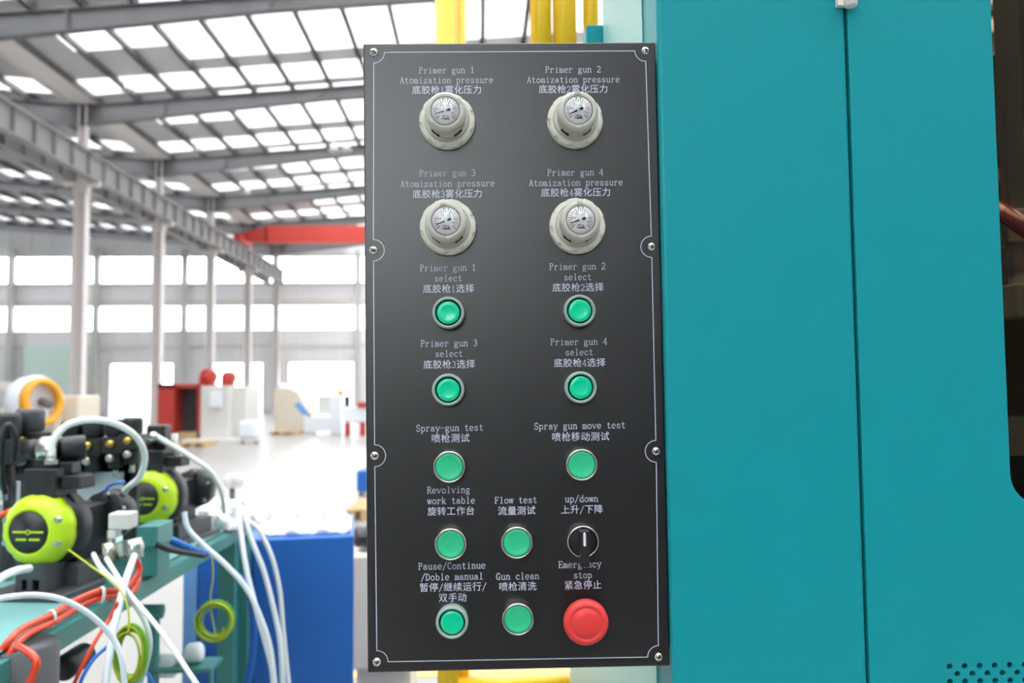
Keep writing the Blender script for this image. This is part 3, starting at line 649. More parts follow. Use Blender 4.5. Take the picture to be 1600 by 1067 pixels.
hose('air_tube', 'blue_tube', [(163, 770, 1.78), (170, 760, 1.78), (182, 755, 1.78), (194, 753, 1.8)], .003, 'thin blue tube between the two lime pumps', 'tube', 'blue tubes')
hose('cable', 'black', [(244, 850, 1.78), (262, 858, 1.8), (290, 864, 1.85), (318, 868, 1.9)], .006, 'black cable lying below the thick dark blue hose', 'cable')
hose('cable', 'blue', [(370, 898, 2.6), (390, 925, 2.6), (396, 980, 2.6), (393, 1030, 2.6), (382, 1085, 2.6)], .011, 'dark blue cable hanging between the teal post and blue cabinet', 'cable')
hose('cable', 'black', [(8, 770, 1.69), (2, 740, 1.66), (3, 690, 1.64), (12, 664, 1.64), (22, 680, 1.65), (22, 720, 1.68)], .006, 'black hose looping at the left edge of the photo', 'cable')
hose('earth_wire', 'wire_gn', [(106, 858, 1.6), (150, 890, 1.52), (184, 916, 1.48), (200, 950, 1.46), (201, 990, 1.45)], .0017, 'yellow green wire running from the large pump to the near coil', 'wire')
def coil(px, py, Y, rx, ry, turns, rr, label):
    p = at(px, py, Y); t = thing('wire_coil', label, 'wire coil', p, group='yellow green earth wire coils')
    for part, m, ph in (('wire_loops', 'wire_gn', 0), ('green_loops', 'wire_g', 3)):
        b = MB()
        for k in range(turns):
            q = random.uniform(.78, 1.06); ox, oz = random.uniform(-.004, .004), random.uniform(-.004, .004); dy = (k - turns / 2) * rr * 1.3 + ph * .001; pa = random.uniform(-.1, .1)
            b.tube([(ox + rx * q * math.cos(a * .2618 + pa), dy, oz + ry * q * math.sin(a * .2618 + pa)) for a in range(24)], rr, 8, closed=True, sub=0)
        b.build(part, M_[m], t)
    return t
coil(336, 970, 2.1,   .044, .044, 7, .0022, 'round yellow green wire coil hanging before the blue cabinet')
coil(204, 1022, 1.48, .026, .048, 7, .0020, 'oval yellow green wire coil hanging among the white tubes')
hose('earth_wire', 'wire_gn', [(331, 862, 2.1), (333, 900, 2.1), (329, 942, 2.1), (340, 1000, 2.09), (350, 980, 2.1)], .0018, 'yellow green wire hanging down to the round coil', 'wire')
# ------------------------------------------------------------------ lettering
def arc(cx, cy, rx, ry, a0, a1, n=9):
    return [(cx + rx * math.cos(R(a0 + (a1 - a0) * k / n)), cy + ry * math.sin(R(a0 + (a1 - a0) * k / n))) for k in range(n + 1)]
K, T = 1.0, .66                                # thick and thin pen
def V(x, y0, y1, w=K): return (w, [(x, y0), (x, y1)])
def Ln(x0, y0, x1, y1, w=T): return (w, [(x0, y0), (x1, y1)])
def Sf(x, y, h=.2): return (T, [(x - h, y), (x + h, y)])
def Cv(*a, w=K): return (w, arc(*a))
XH = .66
GL = {
 'P': [V(.24, 0, 1), Sf(.24, 0), Ln(.06, 1, .52, 1), Cv(.5, .76, .34, .24, 90, -90), Ln(.24, .52, .52, .52)],
 'R': [V(.2, 0, 1), Sf(.2, 0, .17), Ln(.03, 1, .5, 1), Cv(.48, .77, .32, .23, 90, -90), Ln(.2, .54, .5, .54), Ln(.46, .54, .86, 0, K), Sf(.88, 0, .1)],
 'A': [Ln(.5, 1, .12, 0), Ln(.48, 1, .86, 0, K), Ln(.24, .34, .74, .34), Sf(.13, 0, .13), Sf(.86, 0, .14)],
 'S': [Cv(.5, .75, .32, .25, 25, 270), Cv(.5, .25, .35, .25, 90, -160), Ln(.82, .98, .82, .78), Ln(.15, .02, .15, .24)],
 'F': [V(.22, 0, 1), Sf(.22, 0), Ln(.05, 1, .88, 1), Ln(.88, 1, .9, .8), Ln(.22, .52, .62, .52), Ln(.62, .4, .62, .64)],
 'E': [V(.2, 0, 1), Ln(.03, 0, .88, 0), Ln(.03, 1, .85, 1), Ln(.85, 1, .87, .8), Ln(.88, 0, .92, .22), Ln(.2, .52, .6, .52), Ln(.6, .4, .6, .64)],
 'C': [Cv(.54, .5, .4, .5, 45, 315), Ln(.84, .98, .84, .74)],
 'D': [V(.2, 0, 1), Ln(.03, 0, .4, 0), Ln(.03, 1, .4, 1), Cv(.38, .5, .48, .5, 90, -90)],
 'G': [Cv(.5, .5, .4, .5, 50, 300), Ln(.8, .98, .8, .74), V(.78, .04, .42), Sf(.78, .42, .16)],
 'r': [V(.3, 0, XH), Sf(.3, 0, .22), Ln(.1, XH, .3, XH), Cv(.62, .4, .3, .26, 160, 55), Ln(.78, .58, .84, .52, K)],
 'i': [V(.5, 0, XH), Sf(.5, 0, .27), Ln(.26, XH, .5, XH), Ln(.47, .9, .53, .9, K * 1.3)],
 'm': [V(.16, 0, XH), V(.5, 0, .5), V(.84, 0, .5), Cv(.33, .48, .17, .18, 180, 0, w=T), Cv(.67, .48, .17, .18, 180, 0, w=T), Sf(.16, 0, .13), Sf(.5, 0, .11), Sf(.84, 0, .13), Ln(.02, XH, .16, XH)],
 'e': [Cv(.5, .33, .37, .34, 4, 312, 14), Ln(.14, .35, .86, .35)],
 'g': [Cv(.44, .45, .28, .21, 0, 360, 14), Ln(.66, .58, .92, .64), Ln(.26, .26, .2, .1), Ln(.2, .1, .72, .04), Cv(.47, -.13, .36, .17, 0, 360, 14)],
 'u': [V(.22, .18, XH), Cv(.46, .18, .24, .18, 180, 300), Ln(.58, .03, .78, .16), V(.78, 0, XH), Ln(.05, XH, .22, XH), Ln(.6, XH, .78, XH), Ln(.78, 0, .96, 0)],
 'n': [V(.22, 0, XH), V(.78, 0, .46), Cv(.52, .44, .27, .22, 170, 0), Sf(.22, 0, .17), Sf(.78, 0, .17), Ln(.05, XH, .22, XH)],
 'h': [V(.22, 0, 1), V(.78, 0, .46), Cv(.52, .44, .27, .22, 170, 0), Sf(.22, 0, .17), Sf(.78, 0, .17), Ln(.05, 1, .22, 1)],
 't': [V(.42, .14, .9), Ln(.14, XH, .78, XH), Cv(.62, .15, .2, .15, 180, 335)],
 'o': [Cv(.5, .33, .37, .33, 0, 360, 16)],
 'z': [Ln(.16, XH, .82, XH), Ln(.82, XH, .14, 0, K), Ln(.14, 0, .86, 0), Ln(.16, XH, .16, .5), Ln(.86, 0, .86, .17)],
 'a': [Cv(.46, .46, .27, .2, 160, 0), V(.73, .1, .48), Ln(.73, .1, .93, .02), Cv(.44, .2, .3, .2, 0, 360, 14)],
 'p': [V(.22, -.32, XH), Sf(.22, -.32), Ln(.05, XH, .22, XH), Cv(.52, .33, .33, .33, 150, -150, 14)],
 'b': [V(.22, 0, 1), Ln(.05, 1, .22, 1), Cv(.52, .33, .33, .33, 150, -150, 14)],
 'd': [V(.78, 0, 1), Ln(.6, 1, .78, 1), Ln(.78, 0, .95, 0), Cv(.48, .33, .33, .33, 30, 330, 14)],
 's': [Cv(.5, .49, .28, .17, 35, 270), Cv(.5, .16, .32, .16, 90, -155), Ln(.78, .64, .78, .5), Ln(.17, .02, .17, .17)],
 'l': [V(.5, 0, 1), Sf(.5, 0, .27), Ln(.26, 1, .5, 1)],
 'c': [Cv(.54, .33, .38, .33, 45, 318, 14), Ln(.8, .56, .84, .5, K)],
 'y': [Ln(.16, XH, .52, .02, K), Ln(.86, XH, .38, -.28), Ln(.38, -.28, .2, -.26, K), Sf(.17, XH, .14), Sf(.84, XH, .13)],
 'v': [Ln(.14, XH, .5, 0, K), Ln(.86, XH, .5, 0), Sf(.16, XH, .14), Sf(.85, XH, .13)],
 'w': [Ln(.08, XH, .3, 0, K), Ln(.5, XH, .3, 0), Ln(.5, XH, .72, 0, K), Ln(.93, XH, .72, 0), Sf(.1, XH, .1), Sf(.5, XH, .1), Sf(.92, XH, .09)],
 'k': [V(.22, 0, 1), Sf(.22, 0, .17), Ln(.05, 1, .22, 1), Ln(.22, .26, .76, XH), Ln(.42, .42, .84, 0, K), Sf(.84, 0, .13), Sf(.76, XH, .13)],
 '-': [Ln(0, .48, 1, .48)],
 '/': [Ln(.12, -.18, .9, 1.1, .8)],
 '1': [V(.5, 0, 1), Sf(.5, 0, .26), Ln(.28, .86, .5, 1)],
 '2': [Cv(.5, .72, .34, .28, 165, -35), Ln(.78, .56, .15, .03, K), Ln(.13, 0, .86, 0, K), Ln(.86, 0, .89, .18)],
 '3': [Cv(.46, .77, .31, .23, 150, -90), Cv(.46, .27, .37, .27, 90, -155)],
 '4': [Ln(.64, 1, .1, .32), Ln(.1, .3, .92, .3), V(.66, 0, 1), Sf(.66, 0, .2)],
}
_font = {}
def cjk(ch):
    if ch not in _font:
        c = bpy.data.curves.new('glyph', 'FONT'); c.body = ch; c.size = 1; c.resolution_u = 2; c.offset = .002
        o = bpy.data.objects.new('glyph', c); COL.objects.link(o)
        dg = bpy.context.evaluated_depsgraph_get(); dg.update()
        m = bpy.data.meshes.new_from_object(o.evaluated_get(dg))
        _font[ch] = ([(v.co.x, v.co.y) for v in m.vertices], [tuple(p.vertices) for p in m.polygons])
        bpy.data.meshes.remove(m); bpy.data.objects.remove(o); bpy.data.curves.remove(c)
    return _font[ch]
def stroke(mb, pts, w, f, y):
    for i in range(len(pts) - 1):
        a, c = Vector(pts[i]), Vector(pts[i + 1]); d = c - a
        if d.length < 1e-9: continue
        d.normalize(); e = d * (w * .28); n = Vector((-d.y, d.x)) * (w / 2)
        q = [f(p) for p in (a - e - n, c + e - n, c + e + n, a - e + n)]
        mb.bm.faces.new([mb.bm.verts.new((p[0], y, p[1])) for p in q])
def write(mb, text, cx, bz, em, y, pen=.062):     # one line centred on cx, baseline bz, SimSun-like: half cells for Latin
    adv = lambda ch: 1.0 if ord(ch) > 255 else .5
    x = cx - sum(adv(c) for c in text) * em / 2
    for ch in text:
        a = adv(ch) * em
        if a > em * .9:
            vs, fs = cjk(ch)
            bv = [mb.bm.verts.new((x + (vx * .97 + .015) * em, y, bz + vy * em * .98)) for vx, vy in vs]
            for f in fs: mb.bm.faces.new([bv[i] for i in f])
        elif ch != ' ':
            for w, pts in GL[ch]:
                P = [(p[0] * .96 * em * .5, p[1] * em * .66) for p in pts]
                stroke(mb, P, w * pen * em, lambda p: (x + .01 * em + p[0], bz + p[1]), y)
        x += a

# ------------------------------------------------------------------ control panel
W, H = .27943, .58862
panel = thing('control_box', 'tall black control panel of gauges and buttons beside the teal cabinet', 'control panel', M=MP)
b = MB(); b.box((-W / 2, 0, -H / 2), (W / 2, .004, H / 2)); b.build('face_plate', M_['panel'], panel, bev=.0012)
b = MB(); b.box((-W / 2 + .008, .0042, -H / 2 + .01), (W / 2 - .002, .09, H / 2 - .01)); b.build('housing', M_['teal'], panel, bev=.003)
scr_px = [(584, 82), (1008.5, 79.5), (583.5, 391), (1018, 385.5), (585.5, 712), (1025, 705), (589, 1034), (1029, 1026)]
sp = [pl(*p) for p in scr_px]
r = .0102
TL, TR, ML, MR, NL, NR, BL, BR = [(p.x, p.z) for p in sp]
path = circle(*TL, r, 8, -90, 0) + circle(*TR, r, 8, 180, 270) + circle(*MR, r, 12, 90, 270) + circle(*NR, r, 12, 90, 270) + circle(*BR, r, 8, 90, 180) + circle(*BL, r, 8, 0, 90) + circle(*NL, r, 12, -90, 90) + circle(*ML, r, 12, -90, 90)
path.append(path[0])
b = MB(); stroke(b, path, .00075, lambda p: p, -.0002); b.build('border_line', M_['ink'], panel, recalc=False)
def screw_mesh(ang):
    b = MB(); b.lathe([(0, 0), (.0041, 0), (.0041, .0006), (.0036, .0015), (.0024, .0022), (.0012, .0025), (0, .0026)], 24, Matrix.Rotation(R(90), 4, 'X'))
    return b
first = None
for i, p in enumerate(sp):
    a = [20, 5, 40, 15, 50, 30, 10, 0][i]
    if first is None:
        s = screw_mesh(0).build('screw', M_['screw'], panel)
        b = MB(); b.box((-.0022, -.0029, -.0004), (.0022, -.0016, .0004)); b.box((-.0004, -.0029, -.0022), (.0004, -.0016, .0022)); b.build('cross_recess', M_['dark'], s)
        first = s
    else: s = copy_tree(first, panel)
    s.location = p; s.rotation_euler = (0, R(a), 0); s['label'] = 'bright cross head screw'

caps = [
 [('Primer gun 1', 698, 114.3, 7.3), ('Atomization pressure', 698, 129.8, 7.32), ('底胶枪1雾化压力', 698.5, 145.6, 7.3)],
 [('Primer gun 2', 895.5, 113.3, 7.3), ('Atomization pressure', 896, 129, 7.28), ('底胶枪2雾化压力', 896, 144.4, 7.28)],
 [('Primer gun 3', 699.3, 275, 7.36), ('Atomization pressure', 699.5, 291.5, 7.38), ('底胶枪3雾化压力', 699.3, 308, 7.32)],
 [('Primer gun 4', 899, 274, 7.36), ('Atomization pressure', 900, 290, 7.36), ('底胶枪4雾化压力', 900, 305.8, 7.32)],
 [('Primer gun 1', 700, 423, 7.36), ('select', 700.5, 439.3, 7.3), ('底胶枪1选择', 701, 456.2, 7.36)],
 [('Primer gun 2', 902.3, 421, 7.38), ('select', 902.7, 437.4, 7.3), ('底胶枪2选择', 903.2, 454.2, 7.38)],
 [('Primer gun 3', 701.7, 541, 7.48), ('select', 701.6, 557.2, 7.3), ('底胶枪3选择', 702, 574.4, 7.44)],
 [('Primer gun 4', 904.5, 538.7, 7.46), ('select', 905.2, 554.9, 7.4), ('底胶枪4选择', 905.8, 572, 7.42)],
 [('Spray-gun test', 702.8, 673.2, 7.55), ('喷枪测试', 703.9, 690, 7.6)],
 [('Spray gun move test', 906, 669.8, 7.55), ('喷枪移动测试', 907.3, 687.6, 7.58)],
 [('Revolving', 701, 770.2, 7.52), ('work table', 705, 786.8, 7.55), ('旋转工作台', 705, 803.8, 7.46)],
 [('Flow test', 806.2, 786, 7.45), ('流量测试', 807.4, 803.2, 7.46)],
 [('up/down', 908.8, 784, 7.52), ('上升/下降', 909.3, 801, 7.4)],
 [('Pause/Continue', 706.2, 888.8, 7.56), ('/Doble manual', 706.4, 905.8, 7.55), ('暂停/继续运行/', 707.8, 922.4, 7.5), ('双手动', 707.4, 939, 7.5)],
 [('Gun clean', 808.9, 905, 7.54), ('喷枪清洗', 809, 921.4, 7.46)],
 [('Emergency', 906.2, 886.4, 7.5), ('stop', 910.6, 903, 7.35), ('紧急停止', 911, 919.2, 7.4)],
]
for cap in caps:
    b = MB()
    for text, px, py, cw in cap:
        c = pl(px, py); d = (pl(px + 50, py) - c).length / 50
        write(b, text, c.x, c.z, cw * 2 * d, -.0002, .062 if py < 600 else .076)
    b.build('caption', M_['ink'], panel, recalc=False)

# pressure regulators
FX = Matrix.Rotation(R(90), 4, 'X')              # lathe axis z -> -y (out of the panel)
def gauge_dial_print(mb, y):
    for k in range(21):
        a = R(220 - k * 13)
        r0, r1 = (.0078, .0106) if k % 4 else (.0072, .0108)
        stroke(mb, [(r0 * math.cos(a), r0 * math.sin(a)), (r1 * math.cos(a), r1 * math.sin(a))], .00042 if k % 4 else .0006, lambda p: p, y)
    D7 = {'0': 'abcdef', '1': 'bc', '2': 'abged', '4': 'fgbc', '6': 'afgedc'}
    sg = {'a': (0, 2, 1, 2), 'b': (1, 2, 1, 1), 'c': (1, 1, 1, 0), 'd': (0, 0, 1, 0), 'e': (0, 1, 0, 0), 'f': (0, 2, 0, 1), 'g': (0, 1, 1, 1)}
    for t, cx, cz in (('0.2', -.0058, .0022), ('0.4', -.003, .0052), ('0.6', .0026, .0052), ('1.0', .0062, -.0018)):
        x = cx - .0014
        for ch in t:
            if ch == '.':
                stroke(mb, [(x, cz - .0009), (x + .0002, cz - .0009)], .0003, lambda p: p, y); x += .0005; continue
            for g in D7[ch]:
                q = sg[g]; stroke(mb, [(x + q[0] * .0008, cz - .0009 + q[1] * .0009), (x + q[2] * .0008, cz - .0009 + q[3] * .0009)], .00026, lambda p: p, y)
            x += .0013
    gl = {'M': [[(0, 0), (0, 1), (.5, .3), (1, 1), (1, 0)]], 'P': [[(0, 0), (0, 1), (.8, 1), (.8, .5), (0, .5)]], 'a': [[(.1, .6), (.8, .6), (.8, 0), (0, 0), (0, .35), (.8, .35)]],
          'S': [[(1, 1), (0, 1), (0, .5), (1, .5), (1, 0), (0, 0)]], 'C': [[(1, 1), (0, 1), (0, 0), (1, 0)]]}
    for t, x, z, s_, w in (('MPa', -.0028, -.0057, .0016, .0003), ('SMC', -.0012, -.0079, .0015, .0005)):
        for ch in t:
            for ln in gl[ch]: stroke(mb, [(x + p[0] * s_, z + p[1] * s_) for p in ln], w, lambda p: p, y)
            x += s_ * 1.3
    stroke(mb, circle(-.0026, -.0071, .00085, 14) + [(-.0026 + .00085, -.0071)], .0004, lambda p: p, y)
def make_regulator(turn, needle_deg, clip):
    lob = lambda a, r, h: (.945 if (math.degrees(a) % 36) < 11 and h > .004 and r > .024 else 1)
    b = MB(); b.lathe([(.0205, 0), (.0263, 0), (.0263, .0036), (.0262, .0042), (.0262, .0066), (.025, .0084), (.0215, .0092), (.0205, .0086), (.0205, 0)], 72, FX @ Matrix.Rotation(R(turn), 4, 'Z'), lob, sm=False)
    o = b.build('pressure_regulator', M_['ivory'], panel)
    o['label'] = 'ivory pressure regulator with gauge'
    rid = lambda a, r, h: 1 - (.03 if (math.degrees(a) % 20) < 3 and .0165 < r < .0178 and h < .021 else 0)
    b = MB(); b.lathe([(.0204, .006), (.0204, .0095), (.0172, .0097), (.0172, .0225), (.0174, .0232), (.0186, .025), (.0186, .0305), (.0176, .0335), (.0155, .0352), (.0133, .0352), (.0130, .0338), (0, .0338)], 72, FX, rid, sm=False)
    k = b.build('adjusting_knob', M_['ivory_grey'], o, bev=.0004)
    k.data.shade_smooth(); k.data.set_sharp_from_angle(angle=R(35))
    for a in (-52, -128, 52, 128):
        b = MB(); m = Matrix.Rotation(R(-a), 4, 'Y')
        b.box((.0166, -.0134, -.0044), (.01765, -.0098, .0044), m); b.build('lock_slot', M_['dark'], o)
    b = MB(); b.cyl((0, -.0339, 0), (0, -.0343, 0), .0127, 40); b.build('dial_face', M_['dial'], o)
    b = MB(); gauge_dial_print(b, -.0345); b.build('dial_print', M_['needle'], o, recalc=False)
    b = MB()
    for cx in (-.0016, .0024): b.bm.faces.new([b.bm.verts.new((x, -.0346, z)) for x, z in ((cx - .0011, .0118), (cx + .0009, .0118), (cx, .0098))])
    b.build('green_pointer', M_['mark_green'], o, recalc=False)
    m = Matrix.Rotation(R(-needle_deg), 4, 'Y'); b = MB()
    b.plate([(-.0048, -.0008), (-.0042, -.0013), (-.0012, -.0009), (.0092, -.00035), (.0092, .00035), (-.0012, .0009), (-.0042, .0013), (-.0048, .0008)], [], -.0352, -.0349, m)
    b.build('needle', M_['needle'], o)
    b = MB(); b.cyl((0, -.0348, 0), (0, -.0357, 0), .0014, 20, bev=.0003); b.build('needle_hub', M_['dial'], o)
    b = MB(); b.lathe([(.0129, .0352), (.0125, .0362), (.008, .0368), (0, .037)], 40, FX); b.build('lens', M_['lens'], o)
    b = MB()
    for a in (clip, clip + 180):
        m = Matrix.Rotation(R(-a), 4, 'Y'); b.box((.0146, -.0362, -.0026), (.0168, -.0345, .0026), m, bev=.0003)
    b.build('catch', M_['ivory_grey'], o)
    return o
for i, (px, py, turn, nd, clip) in enumerate(((698.6, 189.5, 8, 196, 35), (898.4, 188.3, 2, 204, 92), (699.8, 354.6, 12, 201, 100), (902, 353, 5, 198, 92))):
    o = make_regulator(turn, nd, clip); o.location = pl(px, py, -.004); o.location.y = 0

# buttons
def ring(r0, r1, h, lip=.0006):
    return [(r1, 0), (r1, h - lip), (r1 - lip, h), (r0 + lip, h), (r0, h - lip), (r0, h - .005), (0, h - .005)]
def lit_button():
    b = MB(); b.lathe([(.0147, 0), (.0151, .0015), (.0150, .0095), (.0143, .0118), (.0129, .0121), (.0122, .0114), (.0121, .006), (0, .006)], 48, FX)
    o = b.build('illuminated_button', M_['guard'], panel); o['label'] = 'green illuminated push button in a frosted guard ring'
    b = MB(); b.cyl((0, -.0061, 0), (0, -.0068, 0), .0119, 40); b.build('cap_skirt', M_['green_gap'], o)
    b = MB(); b.lathe([(.0106, .006), (.0106, .0102), (.0100, .0110), (.007, .0106), (0, .0101)], 48, FX); b.build('button_cap', M_['green_lit'], o)
    return o
def flat_button():
    b = MB(); b.lathe([(.0141, 0), (.0150, .0012), (.0150, .0085), (.0143, .0104), (.0133, .0106), (.0129, .010), (.0129, .005), (0, .005)], 48, FX)
    o = b.build('push_button', M_['chrome'], panel); o['label'] = 'flat green push button in a metal ring'
    b = MB(); b.lathe([(.0126, .005), (.0126, .0094), (.0122, .0100), (.0105, .0099), (.0088, .0094), (.005, .0091), (0, .0091)], 48, FX); b.build('button_cap', M_['green'], o)
    return o
src = None
for px, py in ((700.3, 488.5), (905.6, 485.3), (700.2, 609), (907.2, 605.3), (706.3, 972)):
    o = lit_button() if src is None else copy_tree(src, panel); src = src or o
    o.location = pl(px, py, -.009); o.location.y = 0
src = None
for px, py in ((702, 729.3), (908.6, 726.2), (704.2, 850), (807.6, 847.6), (809.3, 967)):
    o = flat_button() if src is None else copy_tree(src, panel); src = src or o
    o.location = pl(px, py, -.008); o.location.y = 0
# selector switch
b = MB(); b.lathe([(.0141, 0), (.0150, .0012), (.0150, .0085), (.0143, .0104), (.0133, .0106), (.0129, .010), (.0129, .004), (0, .004)], 48, FX)
o = b.build('selector_switch', M_['chrome'], panel); o['label'] = 'black rotary selector switch in a metal ring'; o.location = pl(911, 846.3, -.009); o.location.y = 0
b = MB(); b.cyl((0, -.004, 0), (0, -.0085, 0), .0127, 40); b.plate([(-.0040, -.0200), (.0040, -.0200), (.0046, .0122), (-.0046, .0122)], [], -.024, -.0108); b.box((-.0046, -.012, -.0115), (.0046, -.008, .0122))
b.build('selector_knob', M_['knob'], o, bev=.0008)
b = MB(); b.plate(rrect(-.0012, -.0012, .0010, .0112, .001, 5), [], -.02425, -.0239); b.build('indicator_line', M_['white'], o)
# emergency stop
b = MB(); b.lathe([(.0145, 0), (.0155, .001), (.0155, .005), (.011, .006), (.011, .017), (0, .017)], 40, FX)
o = b.build('emergency_stop', M_['knob'], panel); o['label'] = 'red mushroom emergency stop button'; o.location = pl(916.5, 974.5, -.026); o.location.y = 0
b = MB(); b.lathe([(.011, .014), (.0185, .0155), (.0203, .018), (.0203, .022), (.0192, .0247), (.0165, .0262), (.0150, .0264), (.0147, .0260), (.0132, .0260), (.0128, .0265), (.006, .0269), (0, .0270)], 56, FX); b.build('mushroom_head', M_['red_head'], o)

# ------------------------------------------------------------------ machine cabinet (same frame as the panel)
cab = thing('machine_cabinet', 'tall teal painted machine cabinet with a windowed door beside the black panel', 'cabinet', M=MP)
VF = -.006
u0 = W / 2 + .0006; us = (pl(1323.5, 15, VF).x + pl(1355.5, 1060, VF).x) / 2; u1 = u0 + 1.35
wb, wt = -1.56, .95
dback = .36; dlow = 1.1
b = MB()
b.box((u0, VF, wb), (us - .0008, VF + .06, wt)); b.build('front_pillar', M_['teal'], cab, bev=.004)
b = MB()
b.box((u0 + .001, VF + .06, wb), (u0 + .012, dback, wt)); b.box((u1 - .012, VF + .06, wb), (u1, dlow, wt)); b.box((u0 + .012, VF + .06, wt - .012), (us, dback, wt)); b.box((u0 + .012, VF + .06, wb), (u1 - .012, dlow, wb + .1))
b.box((u0 + .001, dback, wb), (u0 + .012, dlow, -.2)); b.box((u0 + .001, dback, -.2), (us, dback + .012, wt)); b.box((us - .012, dback + .012, -.2), (us, dlow, wt)); b.box((u0 + .012, dback + .012, -.212), (us - .012, dlow, -.2))
b.build('cabinet_shell', M_['teal'], cab, bev=.003)
b = MB(); b.box((u0 - .0005, VF + .075, wb + .02), (u0 + .0005, dback - .004, wt - .01)); b.box((u0 - .0005, dback - .004, wb + .02), (u0 + .0005, dlow - .01, -.21)); sp_ = b.build('side_face', M_['teal_side'], cab); sp_['label'] = 'pale teal side face'  # side face, coloured paler than the front
wo = pl(1570, 90, dlow).z
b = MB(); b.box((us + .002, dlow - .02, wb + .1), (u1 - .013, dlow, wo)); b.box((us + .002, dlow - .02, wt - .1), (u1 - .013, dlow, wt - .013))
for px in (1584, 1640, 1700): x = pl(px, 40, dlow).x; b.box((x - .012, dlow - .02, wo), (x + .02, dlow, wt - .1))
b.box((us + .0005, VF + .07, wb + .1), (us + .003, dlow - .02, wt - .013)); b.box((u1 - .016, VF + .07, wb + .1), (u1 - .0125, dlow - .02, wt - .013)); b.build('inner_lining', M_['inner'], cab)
# door with a rounded window and a perforated vent
wl = (pl(1545, 0, VF).x + pl(1579.5, 740, VF).x) / 2; wbz = pl(1600, 790, VF).z
hole = rrect(wl, wbz, wl + .52, .8, .03)
vents = []
c0 = pl(1483, 1041, VF); c1 = pl(1506.5, 1041, VF); p = c1.x - c0.x
for row in range(8):
    for col in range(14):
        vents.append(circle(c0.x + p * (col + (.5 if row % 2 else 0)), c0.z - row * p * .49, .0027, 14))
b = MB(); b.plate(rrect(us + .0008, wb + .06, u1 - .02, wt - .03, .004, 3), [hole] + vents, VF - .001, VF + .018)
door = b.build('cabinet_door', M_['teal'], cab, bev=.0025)
b = MB(); b.plate(rrect(wl - .012, wbz - .012, wl + .532, .812, .035), [], VF + .02, VF + .025); b.build('door_glass', M_['glass_dark'], door)
b = MB(); b.plate(rrect(c0.x - .02, c0.z - p * 5.5, c0.x + p * 16, c0.z + .02, .004), [], VF + .03, VF + .034); b.build('vent_backing', M_['dark'], door)
hp = pl(1324, 6, VF)
b = MB(); b.cyl((hp.x, VF - .007, hp.z + .11), (hp.x, VF - .007, hp.z - .006), .0062, 20, bev=.001); b.box((hp.x - .012, VF - .006, hp.z - .004), (hp.x, VF - .0005, hp.z + .1)); b.build('door_hinge', M_['steel_l'], door)

# inside the cabinet, seen through the brown pane
def inl(px, py, v): return pl(px, py, v)
b = MB(); q = [inl(1490, 290, .40), inl(1550, 322, .26), inl(1580, 340, .20), inl(1620, 366, .17), inl(1700, 392, .2), inl(1800, 380, .3)]
b.tube([(MP @ v) for v in q], .011); tag(b.build('red_hose', M_['red_wet']), 'red hose drooping behind the brown cabinet window', 'hose')
fx = thing('gripper_fixture', 'grey cylinder fixture hanging under the red hose behind the cabinet window', 'fixture', M=MP)
c = inl(1584, 366, .26); b = MB(); b.box((c.x - .02, .24, c.z - .012), (c.x + .05, .29, c.z + .03), bev=.003); b.build('clamp_block', M_['steel_l'], fx)
b = MB(); b.cyl((c.x, .26, c.z - .012), (c.x + .002, .26, c.z - .07), .01, 16); b.build('cylinder_rod', M_['silver'], fx)
b = MB(); b.box((c.x - .016, .235, c.z - .11), (c.x + .05, .285, c.z - .065), bev=.004); b.build('jaw', M_['steel_l'], fx)
b = MB(); b.box((c.x - .002, .262, c.z + .03), (c.x + .02, .28, wt - .02 - 0)); b.build('drop_arm', M_['steel'], fx)
c = inl(1600, 270, .3); hk = thing('ring_hook', 'steel ring rod in front of the yellow plate behind the cabinet window', 'hook', M=MP)
b = MB(); b.tube([(c.x + .014 * math.cos(R(a)), .3, c.z + .034 + .014 * math.sin(R(a))) for a in range(0, 360, 30)], .003, closed=True, sub=0); b.build('ring', M_['silver'], hk)
b = MB(); b.box((c.x - .006, .295, c.z - .18), (c.x + .01, .305, c.z + .02)); b.build('rod', M_['steel'], hk)
yp = thing('yellow_plate', 'small yellow plate on the wall inside the machine cabinet', 'plate', M=MP)
c = inl(1600, 225, dlow - .026); b = MB(); b.box((c.x - .02, dlow - .026, c.z - .045), (c.x + .06, dlow - .021, c.z + .04)); b.build('plate_sheet', M_['plate'], yp)
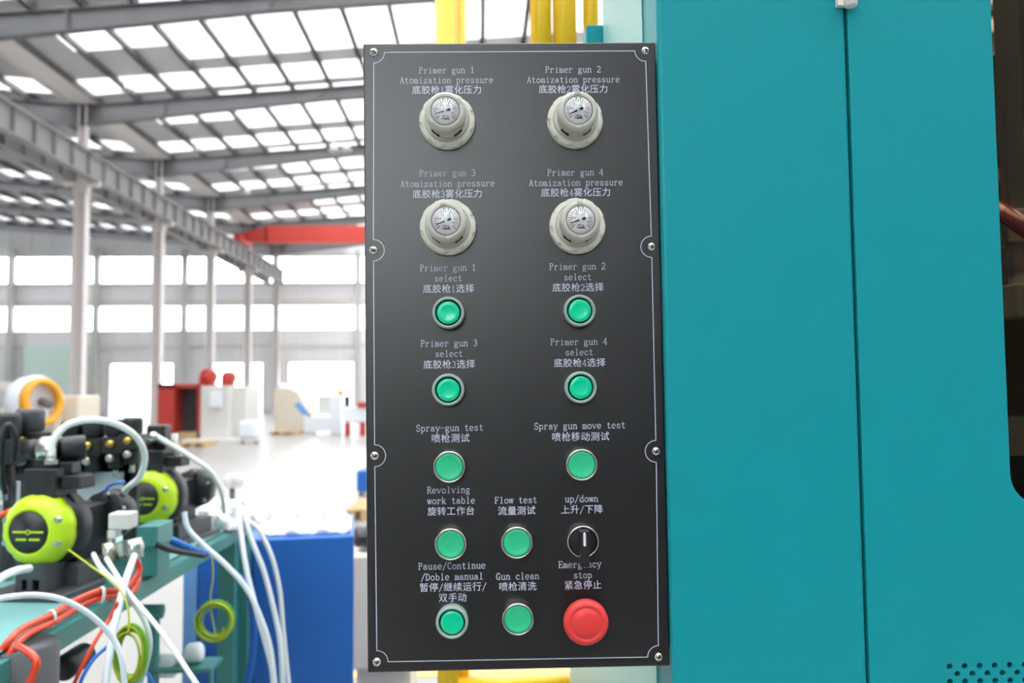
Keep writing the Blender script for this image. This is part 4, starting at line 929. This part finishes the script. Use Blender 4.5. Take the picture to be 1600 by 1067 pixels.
rl = thing('cross_rail', 'horizontal grey rail inside the machine cabinet behind the red hose', 'rail', M=MP)
c = inl(1580, 272, .5); b = MB(); b.box((us + .0035, .5, c.z - .010), (u1 - .0165, .53, c.z + .010)); b.build('rail_bar', M_['steel_m'], rl)
tb = thing('work_table', 'dark table top low inside the machine cabinet', 'table', M=MP)
c = inl(1580, 690, .3); b = MB(); b.box((us + .05, .12, c.z - .03), (u1 - .1, .9, c.z)); b.build('table_top', M_['black2'], tb)
for x in (us + .2, u1 - .2):
    b = MB(); b.box((x, .5, wb + .1), (x + .06, .56, c.z - .03)); b.build('leg', M_['black'], tb)

# teal clamp bracket and the yellow guard frame behind the panel
YG = 2.0
gf = thing('guard_frame', 'yellow tube guard frame standing behind the black panel', 'guard frame', (0, YG, 0))
def gx(px, py=30): return at(px, py, YG).x
zt = 3.2; zm = at(800, 300, YG).z; zl = at(800, 1071, YG).z
for px, r, z0, dy in ((696, .0255, 0, 0), (719.5, .013, 0, .03), (845, .027, zm, 0), (882, .030, zm, .0), (923, .020, zm, .0)):
    b = MB(); b.cyl((gx(px), dy, z0), (gx(px), dy, zt), r, 24); b.build('post', M_['yellow'], gf)
b = MB(); b.cyl((gx(675), 0, zm - .03), (gx(960), 0, zm - .03), .028, 20); b.build('cross_rail', M_['yellow'], gf)
b = MB(); b.cyl((gx(696), 0, zl), (gx(880), 0, zl), .02, 20); b.build('cross_rail', M_['yellow'], gf)
b = MB(); b.cyl((gx(960), 0, 0), (gx(960), 0, zm - .02), .025, 20); b.build('post', M_['yellow'], gf)
for px in (696, 960):
    b = MB(); b.box((gx(px) - .06, -.06, 0), (gx(px) + .06, .06, .012)); b.build('foot_plate', M_['yellow'], gf)
YT = 1.15
tbk = thing('bracket', 'small teal bracket above the top right of the black panel', 'bracket', (0, YT, 0))
a, c = at(913, 48, YT), at(944, 48, YT); b = MB(); b.box((a.x, -.02, a.z - .05), (c.x + .01, .02, a.z), bev=.002); b.build('bracket_block', M_['teal'], tbk)
